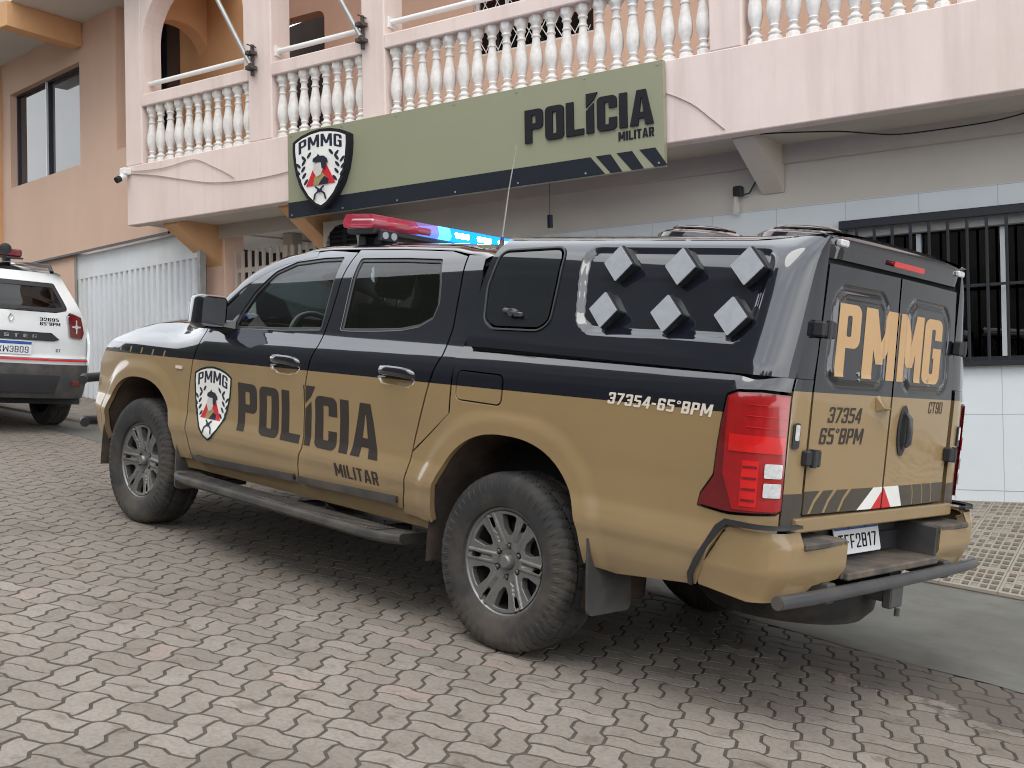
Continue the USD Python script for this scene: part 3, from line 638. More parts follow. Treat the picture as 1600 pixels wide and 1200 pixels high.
uw = obj(B, 'upper_window', wall_poly(sbox(BX(-4.55), BZ(4.88), BX(-3.03), BZ(6.1)).difference(unary_union([sbox(BX(-4.51) + .38 * KS * i, BZ(4.92), BX(-4.51) + .38 * KS * i + .35 * KS, BZ(6.06)) for i in range(4)])), BY(5.3) + .06, .05), m_white_paint)
obj(uw, 'pane', box(BX(-4.55), BX(-3.03), BY(5.3) + .09, BY(5.3) + .095, BZ(4.88), BZ(6.1)), m_winpane)
rods = []
x0, x1, z0, z1 = BX(-4.53), BX(-3.05), BZ(4.9), BZ(6.1)
for k in range(-6, 14):
    for s in (1, -1):
        l = LineString([(x0 + .17 * k, z0), (x0 + .17 * k + s * 1.4 * .62, z0 + 1.4)]).intersection(sbox(x0, z0, x1, z1))
        if l.length > .05 and l.geom_type == 'LineString':
            (p, q) = list(l.coords)[0], list(l.coords)[-1]; rods.append(tube([(p[0], BY(5.3) - .02 - .008 * s, p[1]), (q[0], BY(5.3) - .02 - .008 * s, q[1])], .005, 5))
obj(uw, 'diamond_grille', cat(*rods), m_white_paint)
# ---------------------------------------------------------------- angled left wing
wyaw = math.atan2(-.183, .983); WING = at(BX(-7.85), BY(3.864), 0, wyaw)
def wing(name, mesh, mat, parent=None, **k): return obj(parent or B, name, mesh, mat, mtx=None if parent else WING, **k)
U = lambda x: (x + 7.85) / .983 * KS
ul, ur = U(-12.6), U(-7.7)
zb = BZ(3.13)
wall = sbox(ul, zb, ur, BZ(6.08)).difference(sbox(U(-12.3), BZ(4.258), U(-10.135), BZ(5.605))).difference(sbox(U(-9.15), BZ(4.28), ur + .1, BZ(6.2)))
wing('wing_wall', wall_poly(wall, 0, .22), m_peach)
wing('wing_inner_wall', wall_poly(sbox(U(-10.0), zb, ur + 1.2, BZ(6.3)).difference(sbox(U(-8.75) - .75, BZ(4.4), U(-8.75) + .12, BZ(6.0))), .62, .15), m_orange)
wing('wing_return_wall', box(U(-9.15) - .2, U(-9.15) - .001, .22, .62, zb, BZ(6.2)), m_orange)
ww = wing('wing_window', wall_poly(sbox(U(-12.3), BZ(4.258), U(-10.135), BZ(5.605)).difference(unary_union([sbox(U(-12.3) + .04, BZ(4.258) + .03, U(-11.28) - .012, BZ(5.605) - .03), sbox(U(-11.28) + .012, BZ(4.258) + .03, U(-10.135) - .012, BZ(5.605) - .03)])), .10, .05), m_winframe)
wing('pane', box(U(-12.3) + .03, U(-11.28), .125, .131, BZ(4.27), BZ(5.59)), m_winblue, ww); wing('pane', box(U(-11.28), U(-10.135), .135, .141, BZ(4.27), BZ(5.59)), m_winblue, ww)
wing('sash_edge', cat(box(U(-11.28) - .012, U(-11.28) + .012, .07, .099, BZ(4.27), BZ(5.59)), box(U(-11.78) - .02, U(-11.78) + .02, .14, .16, BZ(4.27), BZ(5.59))), m_alu, ww)
ww2 = wing('wing_window', wall_poly(sbox(U(-8.75) - .75, BZ(4.4), U(-8.75) + .12, BZ(6.0)).difference(sbox(U(-8.75) - .70, BZ(4.44), U(-8.75) + .08, BZ(5.96))), .66, .05), m_winframe)
wing('pane', box(U(-8.75) - .72, U(-8.75) + .1, .68, .686, BZ(4.42), BZ(5.98)), m_winblue, ww2)
wing('wing_room', cat(box(ul, ur + 1.2, 2.2, 2.3, zb, BZ(6.1)), box(ul, ur + 1.2, .8, 2.2, zb + .25, zb + .3), box(ul, ul + .05, .23, 2.2, zb, BZ(6.1))), m_room)
wing('wing_end_wall', box(ul - .2, ul - .002, 0, 6, .2, BZ(6.08)), m_peach)
wing('drip_strip', box(ul, U(-7.95), -.004, .02, zb - .03, zb - .002), m_winframe)
wing('wing_lower_wall', wall_poly(sbox(ul, .2, U(-10.46), zb - .031), .05, .2), m_peach)
wing('wing_floor_slab', box(ul, ur, .02, 3.2, zb - .001, zb + .12), m_soffit)
wing('eaves_slab', box(ul - .6, ur + .4, -1.05, .9, BZ(6.08), BZ(6.28)), m_soffit_up)
obj(B, 'eaves_beam', box(BX(-10.24), BX(-10.03), BY(3.2), BY(4.26), BZ(5.77), BZ(6.08), .006), m_orange)
wing('eaves_trim', box(ul - .25, ul + .0, -.05, -.001, zb, BZ(6.08)), m_orange)
# ---------------------------------------------------------------- gate, fence
G = thing('driveway_gate', 'white corrugated metal garage gate with plain top panel under the wing', 'gate', mat=WING)
gu0, gu1, gz0, gz1 = U(-10.46), U(-7.42), 1.0, BZ(3.09)
obj(G, 'frame', box(gu1, gu1 + .06, .06, .14, gz0, gz1), m_zinc)
obj(G, 'top_panel', box(gu0 + .04, gu1, .08, .10, gz1 - .33, gz1, .003), m_gate)
n = 22; pts = []
for i in range(n):
    u = gu0 + .06 + (gu1 - gu0 - .08) * i / n; p = (gu1 - gu0 - .08) / n
    pts += [(u, .08), (u + p * .46, .08), (u + p * .55, .125), (u + p * .91, .125)]
pts += [(gu1 - .02, .08)]
P = np.array([[(u, y, z) for z in (gz0, gz1 - .33)] for u, y in pts]); v, f, _ = grid_mesh(P)
obj(G, 'corrugated_sheet', (v, f[:, [0, 1, 2]]), m_gate)
obj(G, 'sheet_back', box(gu0 + .05, gu1 - .01, .14, .15, gz0, gz1 - .3), m_gate)
obj(G, 'frame', box(gu0, gu0 + .04, .06, .14, gz0, gz1), m_zinc)
F = thing('picket_fence', 'cream picket fence with rounded tops beside the orange column', 'fence')
fy = W + .12
for i in range(19):
    x = -7.72 + .1185 * i
    if x > -6.2: break
    w = .036 if i == 7 else .023
    pk = sbox(x - w, .3, x + w, 2.93).union(Point(x, 2.93).buffer(w, quad_segs=5))
    obj(F, 'picket', wall_poly(pk, fy - .02, .022), m_picket)
for z in (2.72, 1.2): obj(F, 'rail', box(-7.78, -6.17, fy + .003, fy + .035, z - .028, z + .028, .004), m_picket)
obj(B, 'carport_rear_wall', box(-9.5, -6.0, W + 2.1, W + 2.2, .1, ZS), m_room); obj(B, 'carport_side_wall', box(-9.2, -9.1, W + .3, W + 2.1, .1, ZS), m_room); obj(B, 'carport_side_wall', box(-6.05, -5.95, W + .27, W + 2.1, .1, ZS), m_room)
def leaf_cloud(c, rad, n, size, seed, squash=(1, 1, 1)):
    r = np.random.default_rng(seed); d = r.normal(size=(n, 3)); d /= np.linalg.norm(d, axis=1, keepdims=True); p = np.array(c) + d * (r.random((n, 1)) ** .45) * np.array(rad) * np.array(squash)
    p += (meshkit.noise(p * 2.1, seed)[:, None] - .5) * np.array(rad) * .5
    a = r.normal(size=(n, 3)); a /= np.linalg.norm(a, axis=1, keepdims=True); b = np.cross(a, r.normal(size=(n, 3))); b /= np.linalg.norm(b, axis=1, keepdims=True)
    s = size * r.uniform(.6, 1.3, (n, 1)); V = np.stack([p - a * s, p + b * s * .42, p + a * s, p - b * s * .42], 1).reshape(-1, 3)
    i = np.arange(n)[:, None] * 4; Fq = np.vstack([i + [0, 1, 2], i + [0, 2, 3]]); return V, Fq
sh = thing('climbing_shrub', 'dry brown shrub in the dark space behind the picket fence', 'shrub')
obj(sh, 'leaves', leaf_cloud((-7.0, W + 1.5, 2.3), (1.1, .5, .95), 2600, .06, 5), m_dryleaf, kind='stuff')
obj(sh, 'stem', cat(*[tube([(-7.3 + .2 * k, W + 1.5, .2), (-7.35 + .22 * k, W + 1.45, 1.2), (-7.4 + .25 * k, W + 1.5, 2.6)], [.03, .022, .01], 6) for k in range(4)]), m_bark)
# ---------------------------------------------------------------- things on the façade
def facade(parent, name, poly, y, th, mat, **k): return obj(parent, name, wall_poly(poly, y, th), mat, **k)
SY = YF - .07
SX0, SX1, SZ0, SZ1 = BX(-5.372), BX(-1.268), BZ(2.932), BZ(3.775)
SG = thing('police_sign', 'long olive green sign board reading POLÍCIA MILITAR with shield emblem', 'sign')
facade(SG, 'board', sbox(SX0, SZ0, SX1, SZ1), SY, .05, m_sign)
bz = lambda x: SZ0 + .15 * KS
q = .001
zt = BZ(3.088)
facade(SG, 'dark_band', Polygon([(SX0, SZ0), (BX(-1.80), SZ0), (BX(-1.935), zt), (SX0, zt)]), SY - .003, .0028, m_signband)
for a, b_ in ((-1.885, -1.748), (-1.693, -1.552), (-1.488, -1.345)):
    facade(SG, 'stripe', Polygon([(BX(a), zt), (BX(b_), zt), (BX(b_ + .105), SZ0 + .002), (BX(a + .135), SZ0 + .002)]), SY - .003, .0028, m_signband)
pol = text('POL/CIA', .282 * KS, w=.55, t=.215, h=.175, gap=.075, width=1.215 * KS)
for g in getattr(pol, 'geoms', [pol]): facade(SG, 'letter', aff.translate(g, BX(-2.566), BZ(3.284)), SY - .018, .0178, m_black_v)
mil = text('MILITAR', .073 * KS, w=.50, t=.19, h=.17, gap=.09, width=.318 * KS)
facade(SG, 'small_lettering', aff.translate(mil, BX(-1.672), BZ(3.182)), SY - .006, .0058, m_black_v)
cr = crest(); sx = BX(-4.875); hh = .775 * KS; ww_ = .735 * KS / .736
lay = SY - .07
for i, (nm, g, c) in enumerate(cr):
    g2 = aff.translate(aff.scale(g, ww_, hh, origin=(0, 0)), sx, BZ(2.968))
    if i == 0: facade(SG, 'emblem_box', g2, lay, .0698, m_black_v)
    else: facade(SG, nm, g2, lay - .0022 * i, .0021, CREST_MAT[c] if nm != 'crest_border' else m_black_v, **({'kind': 'stuff'} if 'laurel' in nm else {}))
for x in np.linspace(SX0 + .05, SX1 - .05, 7):
    for z in (SZ0 + .03, SZ1 - .03): obj(SG, 'screw', wall_poly(Point(x, z).buffer(.009, quad_segs=3), SY - .0065, .0062), m_zinc)
obj(SG, 'fixing_strut', cat(*[box(x - .02, x + .02, SY + .05, YF + .001, BZ(3.3), BZ(3.34)) for x in np.linspace(SX0 + .3, SX1 - .3, 5)]), m_zinc)
def flag_holder(x, ztop, label):
    t = thing('pole_holder', label, 'pole holder', 'slanted pole holders clamped to the balcony pillars')
    x0, z0 = BX(x), BZ(4.60)
    obj(t, 'pole', tube([(x0 + .02, YF - .07, z0 - .04), (x0 - .46, YF - .12, z0 + .80), (x0 - .9, YF - .15, z0 + 1.6)], .024, 10), m_zinc, smooth=40)
    obj(t, 'clamp', cat(box(x0 - .03, x0 + .07, YF - .10, YF - .012, z0 - .10, z0 - .06, .004), box(x0 - .03, x0 + .07, YF - .10, YF - .012, z0 + .06, z0 + .10, .004), box(x0 + .00, x0 + .03, YF - .05, YF - .013, z0 - .16, z0 + .18, .004)), m_rust)
    obj(t, 'bolt', cat(*[tube([(x0 + .05, YF - .14, z0 + dz), (x0 + .05, YF - .012, z0 + dz)], .008, 6) for dz in (-.08, .08, .15)]), m_rust)
flag_holder(-5.90, 0, 'grey slanted pole clamped to the pillar right of the arched bay')
flag_holder(-4.42, 0, 'grey slanted pole clamped to the pillar above the shield emblem')
cc = thing('security_camera', 'small white security camera with dark lens at the balcony corner', 'camera')
cx_, cz_ = BX(-7.93), BZ(3.70)
obj(cc, 'housing', cat(box(cx_ - .01, cx_ + .09, YF - .10, YF - .001, cz_ - .02, cz_ + .06, .01), tube([(cx_ + .04, YF - .06, cz_ - .02), (cx_ + .03, YF - .12, cz_ - .07)], .035, 12)), m_white_paint)
obj(cc, 'lens', tube([(cx_ + .03, YF - .12, cz_ - .07), (cx_ + .025, YF - .17, cz_ - .10)], .038, 14), m_dark)
def cable(name, label, pts, r, mat, grp=None):
    P = np.array(pts, float); t = np.linspace(0, 1, len(P)); tt = np.linspace(0, 1, 6 * len(P)); Q = np.stack([pchip_(t, P[:, k])(tt) for k in range(3)], 1)
    p = obj('/World', name, tube(Q, r, 6), mat, smooth=60, label=label, category='cable', group=grp)
from scipy.interpolate import PchipInterpolator as pchip_
yw = YF - .012
cable('fascia_cable', 'thin pale cable drooping across the fascia from the security camera', [(BX(-7.86), yw, BZ(3.70)), (BX(-7.4), yw, BZ(3.62)), (BX(-6.95), yw, BZ(3.52)), (BX(-6.45), yw, BZ(3.43)), (BX(-5.9), yw, BZ(3.40)), (BX(-5.38), yw, BZ(3.42))], .006, m_cable_pale)
cable('fascia_cable', 'thin pale cable forming a shallow peak below the first balustrade bay', [(BX(-7.82), yw, BZ(3.72)), (BX(-7.3), yw, BZ(3.69)), (BX(-6.85), yw, BZ(3.72)), (BX(-6.5), yw, BZ(3.60)), (BX(-6.2), yw, BZ(3.45))], .005, m_cable_pale)
cable('sign_cable', 'thin cable running down the fascia from the right end of the sign', [(BX(-1.27), YF - .01, BZ(3.52)), (BX(-1.05), YF - .01, BZ(3.40)), (BX(-.9), YF - .01, BZ(3.27)), (BX(-.78), YF - .01, BZ(3.16))], .005, m_cable_pale)
cable('soffit_wire', 'black wire sagging below the right-hand soffit past the cream bracket', [(-.75, YF + .2, ZS - .02), (-.2, YF + .35, ZS - .05), (.35, YF + .45, ZS - .13), (.95, YF + .4, ZS - .14), (1.7, YF + .3, ZS - .02)], .006, m_cable)
cable('soffit_wire', 'short black wire clipped along the slab edge right of the bracket', [(-.95, YF + .17, ZS - .012), (-.4, YF + .19, ZS - .015), (.1, YF + .18, ZS - .012)], .005, m_cable)
jb = thing('wall_lamp', 'small black lamp holder with clear glass bulb beside the cream bracket', 'lamp')
jx, jz = -1.19, 2.90
obj(jb, 'holder', box(jx - .035, jx + .045, W - .09, W - .02, jz - .04, jz + .05, .008), m_iron)
obj(jb, 'bulb', lathe([(.0, -.20), (.022, -.198), (.032, -.17), (.034, -.12), (.026, -.08), (.024, -.04)], 16), pbr('bulb_glass', (.62, .60, .54), .15, vary=.1, alpha=.55), smooth=True, mtx=at(jx - .02, W - .055, jz))
obj(jb, 'lead', tube([(jx + .03, W - .05, jz - .03), (jx + .10, W - .04, jz - .02), (jx + .16, W - .03, jz + .08), (jx + .2, W - .02, jz + .22)], .008, 6), m_iron)
hb_ = thing('hanging_switch', 'small dark blue box hanging on a thin wire from the soffit', 'switch box')
hx, hy = -2.99, 4.3
obj(hb_, 'box', box(hx - .022, hx + .022, hy - .02, hy + .02, 2.73, 2.855, .005), m_navy_v)
obj(hb_, 'wire', tube([(hx, hy, 2.86), (hx + .003, hy, 3.05), (hx, hy, ZS)], .003, 5), m_cable)
# ---------------------------------------------------------------- ground (street frame: x up the street, y away from the building)
m_pav = usdkit.material(stage, LOOKS + '/paver_concrete', {
    'co': ('texture_coordinate', {}), 'g': ('geometry', {}), 'oi': ('object_info', {}), 'n1': ('noise_texture', {'scale': .9, 'detail': 5., 'roughness': .6}), 'n2': ('noise_texture', {'scale': 55., 'detail': 5., 'roughness': .7}), 'n3': ('noise_texture', {'scale': 9., 'detail': 4.}),
    'rnd': ('math', {'math_type': 'add'}), 'fr': ('math', {'math_type': 'fraction'}),
    'base': ('rgb_ramp', {'ramp': [(0, (.178, .155, .130)), (.35, (.202, .177, .150)), (.7, (.217, .191, .164)), (.955, (.242, .214, .186)), (.975, (.245, .200, .172)), (1, (.255, .205, .176))]}),
    'patch': ('rgb_ramp', {'ramp': [(.28, (.74, .71, .68)), (.5, (.97, .965, .96)), (.75, (1.08, 1.06, 1.03))]}), 'm1': ('mix', {'mix_type': 'multiply', 'fac': 1.}),
    'grain': ('rgb_ramp', {'ramp': [(.3, (.74, .73, .72)), (.6, (1.05, 1.05, 1.05))]}), 'spot': ('rgb_ramp', {'ramp': [(.30, (.62, .56, .50)), (.40, (.95, .94, .93)), (.6, (1.03, 1.02, 1.01))]}), 'm2b': ('mix', {'mix_type': 'multiply', 'fac': .8}), 'm2': ('mix', {'mix_type': 'multiply', 'fac': 1.}),
    'sp': ('separate_xyz', {}), 'wy': ('map_range', {'from_min': -.75, 'from_max': .12, 'to_min': .98, 'to_max': .22, 'clamp': True}), 'wx': ('map_range', {'from_min': -.2, 'from_max': .5, 'to_min': 1., 'to_max': 0., 'clamp': True}),
    'wn': ('noise_texture', {'scale': 3.2, 'detail': 7., 'roughness': .72}), 'wt': ('math', {'math_type': 'less_than'}), 'wm': ('math', {'math_type': 'multiply'}), 'wf': ('math', {'math_type': 'multiply', 'value2': .72}), 'm3': ('mix', {'color2': (.075, .062, .052)}),
    'rr': ('map_range', {'from_min': 0., 'from_max': 1., 'to_min': .88, 'to_max': .6}),
    'b': ('bump', {'strength': 1., 'distance': .0012}), 'p': ('principled_bsdf', {'roughness': .9})},
    [('co.object', 'n1.vector'), ('co.object', 'n2.vector'), ('co.object', 'n3.vector'), ('co.object', 'wn.vector'), ('g.random_per_island', 'rnd.value1'), ('oi.random', 'rnd.value2'), ('rnd.value', 'fr.value1'), ('fr.value', 'base.fac'), ('n1.fac', 'patch.fac'),
     ('base.color', 'm1.color1'), ('patch.color', 'm1.color2'), ('n2.fac', 'grain.fac'), ('m1.color', 'm2.color1'), ('grain.color', 'm2.color2'), ('co.object', 'sp.vector'), ('sp.y', 'wy.value'), ('sp.x', 'wx.value'), ('wn.fac', 'wt.value1'), ('wy.result', 'wt.value2'),
     ('wt.value', 'wm.value1'), ('wx.result', 'wm.value2'), ('wm.value', 'wf.value1'), ('wf.value', 'm3.fac'), ('n3.fac', 'spot.fac'), ('m2.color', 'm2b.color1'), ('spot.color', 'm2b.color2'), ('m2b.color', 'm3.color1'), ('m3.color', 'p.base_color'), ('wf.value', 'rr.value'), ('rr.result', 'p.roughness'), ('n2.fac', 'b.height'), ('b.normal', 'p.normal')], surface='p.BSDF')
m_joint = pbr('paver_joint_soil', (.050, .039, .032), 1., vary=.3, scale=14., dirt=(.085, .065, .052), dirt_amt=.6, dirt_scale=3.)
m_conc = pbr('gutter_concrete', (.122, .121, .106), .85, vary=.22, scale=1.6, dirt=(.082, .077, .066), dirt_amt=.75, dirt_scale=2.6, bump=.002, bump_scale=90.)
m_slab = pbr('pavement_block', (.262, .232, .190), .9, vary=.14, scale=3., dirt=(.25, .20, .15), dirt_amt=.5, dirt_scale=4., isl=.0, bump=.0015, bump_scale=80.)
m_fill = pbr('block_fill_soil', (.150, .132, .108), 1., vary=.4, scale=7.)
m_fill2 = pbr('block_fill_mortar', (.228, .202, .165), 1., vary=.25, scale=9.)
m_hill = pbr('wooded_ground', (.040, .044, .032), .9, vary=.5, scale=.35, coords='object')
m_asphalt = pbr('far_ground', (.16, .14, .12), .95, vary=.2, scale=.4)
ST = thing('street', kind='structure', mat=STREET)
PITCH = .2145
ua = math.atan2(-.458, -.889); uu = np.array([math.cos(ua), math.sin(ua)]); vv = np.array([-uu[1], uu[0]])      # v towards the camera side
if vv[1] < 0: vv = -vv
O0 = np.array([-.787, 1.013])
A = .0145
def wave(t):
    t = t % 1.0; return np.interp(t, [0, .06, .12, .41, .59, .88, .94, 1.], [0, .7, 1, .95, -.95, -1, -.7, 0])
T8 = np.array([0, .06, .12, .41, .59, .88, .94, 1.])
def edge_u(i, j):      # along u on the line v = j, from i to i+1
    return np.stack([i + T8, j - A / PITCH * wave(T8)], 1)
def edge_v(i, j):
    return np.stack([i - A / PITCH * wave(T8), j + T8], 1)
def half_edge(e, a, b):
    n = 4; return e[:n + 1] if a == 0 else e[n:]
def pavers(i, j):
    """two interlocking pavers of cell (i, j), outlines in cell units"""
    bot, top, lef, rig = edge_u(i, j), edge_u(i, j + 1), edge_v(i, j), edge_v(i + 1, j)
    h = lambda e, lo, hi, k: np.vstack([e[(e[:, k] > lo + 1e-9) & (e[:, k] < hi - 1e-9)]]) if True else None
    if (i + j) % 2 == 0:       # side by side along u, split along v
        mid = edge_v(i + .5, j); out = []
        cb = np.array([[i + .5, j]]); ct = np.array([[i + .5, j + 1]])
        out.append(np.vstack([bot[bot[:, 0] < i + .499], cb, mid[1:-1], ct, top[top[:, 0] < i + .499][::-1], lef[1:-1][::-1]]))
        out.append(np.vstack([cb, bot[bot[:, 0] > i + .501], rig[1:-1], top[top[:, 0] > i + .501][::-1], ct, mid[1:-1][::-1]]))
    else:
        mid = edge_u(i, j + .5); out = []
        cl = np.array([[i, j + .5]]); c2 = np.array([[i + 1, j + .5]])
        out.append(np.vstack([bot, rig[1:-1][rig[1:-1][:, 1] < j + .499], c2, mid[1:-1][::-1], cl, lef[1:-1][lef[1:-1][:, 1] < j + .499][::-1]]))
        out.append(np.vstack([cl, mid[1:-1], c2, rig[1:-1][rig[1:-1][:, 1] > j + .501], top[::-1], lef[1:-1][lef[1:-1][:, 1] > j + .501][::-1]]))
    return out
def paver_mesh(ring, r):
    c = O0 + PITCH * (ring[:, :1] * uu + ring[:, 1:] * vv)
    p = Polygon(c).buffer(-.0064, join_style=2, mitre_limit=1.5)
    if p.geom_type != 'Polygon': return None
    p = p.simplify(.0008); t = p.buffer(-.0028, join_style=2, mitre_limit=1.3)
    if t.geom_type != 'Polygon' or t.is_empty: return None
    o = np.array(p.exterior.coords)[:-1]; n = len(o)
    ti = np.array([t.exterior.interpolate(t.exterior.project(Point(q))).coords[0] for q in o])
    z = .0 + r.normal(0, .0006); tl = r.normal(0, .002, 2); cc_ = o.mean(0)
    zt_ = z + (ti - cc_) @ tl
    V = np.vstack([np.c_[ti, zt_], np.c_[o, z - .0013 + (o - cc_) @ tl], np.c_[o, np.full(n, -.03)], [[*ti.mean(0), z]]])
    k = np.arange(n); k1 = (k + 1) % n; ccw = Polygon(o).exterior.is_ccw
    tri = shapely.constrained_delaunay_triangles(Polygon(ti)) if Polygon(ti).is_valid else None
    if tri is None: return None
    look = {tuple(np.round(q, 7)): a for a, q in enumerate(ti)}; F = []
    for g in tri.geoms:
        q = [look.get(tuple(np.round(x, 7))) for x in np.array(g.exterior.coords)[:3]]
        if None in q: return None
        a, b_, c_ = q
        e1_, e2_ = ti[b_] - ti[a], ti[c_] - ti[a]
        if e1_[0] * e2_[1] - e1_[1] * e2_[0] < 0: b_, c_ = c_, b_
        F.append((a, b_, c_))
    s1, s2 = np.stack([k, n + k, n + k1], 1), np.stack([k, n + k1, k1], 1); s3, s4 = np.stack([n + k, 2 * n + k, 2 * n + k1], 1), np.stack([n + k, 2 * n + k1, n + k1], 1)
    side = np.vstack([s1, s2, s3, s4])
    if not ccw: side = side[:, ::-1]
    return V[:-1], np.vstack([np.array(F), side])
# where the pavers can be seen
def project(pw):
    q = (pw - np.array(CAM_C)) @ CAM_R.T; return 800 + CAM_F * q[..., 0] / q[..., 2], 600 + CAM_F * q[..., 1] / q[..., 2], q[..., 2]
YE = -.80      # right edge of the paved carriageway
cells = []
for i in range(-75, 45):
    for j in range(-45, 60):
        c = O0 + PITCH * ((i + .5) * uu + (j + .5) * vv)
        if c[1] < YE - .03 and c[0] < 5.0: continue
        if c[0] > 13 or c[0] < -3.4 or c[1] > 8 or c[1] < -3.0: continue
        x, y, d = project(street_to_world([*c, 0.]))
        if d < .5 or not (-700 < x < 2300 and y < 2100): continue
        cells.append((d, i, j))
cells.sort()
r_ = np.random.default_rng(11); near, far = 0, []
for d, i, j in cells:
    for ring in pavers(i, j):
        pm = paver_mesh(ring, r_)
        if pm is None: continue
        x, y, _ = project(street_to_world([*pm[0][:, :2].mean(0), 0.]))
        if near < 300 and 0 < x < 1600 and y < 1195: obj(ST, 'paver', pm, m_pav); near += 1
        else: far.append(pm)
V, F, k = [], [], 0
for v, f in far: V.append(v); F.append(f + k); k += len(v)
obj(ST, 'paver_field', (np.vstack(V), np.vstack(F)), m_pav, kind='stuff')
obj(ST, 'joint_bed', (np.array([(-8, -3.6, -.0032), (16, -3.6, -.0032), (16, 12, -.0032), (-8, 12, -.0032)], float), np.array([[0, 1, 2], [0, 2, 3]])), m_joint)
far_g = obj('/World', 'ground', (np.vstack([street_to_world(q) for q in [(-8, -3.6, -.05), (60, -3.6, -.05), (60, 40, -.05), (-40, 40, -.05), (-40, -3.6, -.05)]]), np.array([[0, 1, 2], [0, 2, 3], [0, 3, 4]])), m_asphalt, kind='structure')
# concrete gutter strip between the pavers and the pavement
yk = 2.735
def strip(xs, ya, yb, fa, fb, n=2):
    P = np.array([[(x, (1 - t) * ya(x) + t * yb(x), (1 - t) * fa(x) + t * fb(x)) for t in np.linspace(0, 1, n)] for x in xs]); return grid_mesh(P)
edge_y = lambda x: (YE - M[1, 2] * 0) and float(-(x - 0) * 0 + _edge(x))
def _edge(x):
    # world y of the street-frame line y = YE at world x
    a = street_to_world([0, YE, 0]); d = street_to_world([1, 0, 0]); t = (x - a[0]) / d[0]; return a[1] + t * d[1]
xs = np.linspace(-10, 9, 60)
gz = lambda x, y: ground_z(x, y)
cv, cf, cn = strip(xs, lambda x: _edge(x) - .05 + .012 * math.sin(x * 5.) + .01 * math.sin(x * 13.), lambda x: max(yk, _edge(x) + .02), lambda x: gz(x, _edge(x)) + .003, lambda x: gz(x, yk) + .006, 8)
obj('/World', 'gutter_strip', (cv, cf, cn), m_conc, kind='structure')
# raised pavement of perforated blocks, rising to the wall
def zwall(x): return max(.236, ground_z(x, W) + .02)
def zpave(x, y):
    t = np.clip((y - yk) / (W - yk), 0, 1.); return (1 - t) * (ground_z(x, yk) + .035) + t * zwall(x)
PV = thing('pavement', kind='structure')
xs = np.linspace(-12, 9, 80)
obj(PV, 'pavement_bed', strip(xs, lambda x: yk + .012, lambda x: W + .02, lambda x: zpave(x, yk) - .02, lambda x: zpave(x, W) - .02, 8), m_fill)
obj(PV, 'kerb_edge', strip(xs, lambda x: yk, lambda x: yk + .012, lambda x: ground_z(x, yk) - .03, lambda x: zpave(x, yk) - .002), m_slab)
sx_, sy_ = .354, .373
rr_ = np.random.default_rng(5); fills = []
for i in range(-6, 12):
    for j in range(5):
        x0, y0 = -.2 + sx_ * i, yk + sy_ * j
        holes = []
        for a in range(6):
            for b_ in range(4):
                h = sbox(x0 + .012 + a * .0555 + .006, y0 + .018 + b_ * .085 + .008, x0 + .012 + (a + 1) * .0555 - .006, y0 + .018 + (b_ + 1) * .085 - .010)
                pf = .30 if j > 1 else .16
                if rr_.random() < pf: fills.append(h)
                holes.append(h)
        p = sbox(x0 + .002, y0 + .002, x0 + sx_ - .002, y0 + sy_ - .002).difference(unary_union(holes))
        m = extrude(p, .02, -.02); v = np.array(m.vertices); v[:, 2] += [zpave(x, y) for x, y in v[:, :2]]
        obj(PV, 'paving_block', trimesh.Trimesh(v, m.faces, process=False), m_slab)
fm = cat(*[extrude(h, .012, -.018) for h in fills]); v = np.array(fm.vertices); v[:, 2] += [zpave(x, y) for x, y in v[:, :2]]
obj(PV, 'hole_filling', trimesh.Trimesh(v, fm.faces, process=False), m_fill2, kind='stuff')
# land across the street: a steep wooded bank faces the building
nx, ny = 240, 60
gx, gy = np.meshgrid(np.linspace(-70, 50, nx), np.r_[np.linspace(-8.6, -14, 36), np.linspace(-14.5, -60, 24)], indexing='ij')
t_ = np.clip((-8.6 - gy) / 4.2, 0, 1); gy = gy + 4.2 * np.clip((-gx - 9) / 12, 0, 1) ** 1.3
top = 17.5 + 2.2 * meshkit.fbm(np.stack([gx * .16, gx * 0, gx * 0 + 3.], -1), 3, 4) - .10 * np.clip(gx + 4, -30, 12)
lump = 1.7 * (meshkit.fbm(np.stack([gx * .55, gy * .55, gx * 0], -1), 4, 9) - .5)
top *= .22 + .78 * np.clip((gx + 42) / 14, 0, 1) ** 1.5 * (1 - np.clip((gx + 9.5) / 5.5, 0, 1) ** .8)
h = top * t_ ** .55 + lump * np.clip(t_ * 5, 0, 1)
gyy = gy + .9 * (meshkit.fbm(np.stack([gx * .7, gy * .3, h * .7], -1), 4, 19) - .5) * np.clip(t_ * 6, 0, 1)
zz = np.array([ground_z(a, -8.6) for a in np.clip(gx.ravel(), -40, 40)]).reshape(nx, ny) * .45 + h - .35
obj('/World', 'hills', grid_mesh(np.stack([gx, gyy, zz], -1)[:, ::-1]), m_hill, kind='structure')
tr = thing('tree', 'dark green tree beyond the left end of the building', 'tree')
tb = np.array([-17.5, 7.4, 1.9])
obj(tr, 'trunk', tube([tb, tb + [.1, 0, 2], tb + [0, .1, 4.2]], [.2, .16, .08], 8), m_bark)
obj(tr, 'crown', leaf_cloud(tb + [0, 0, 3.6], (1.9, 1.9, 3.0), 9000, .11, 3), m_foliage)
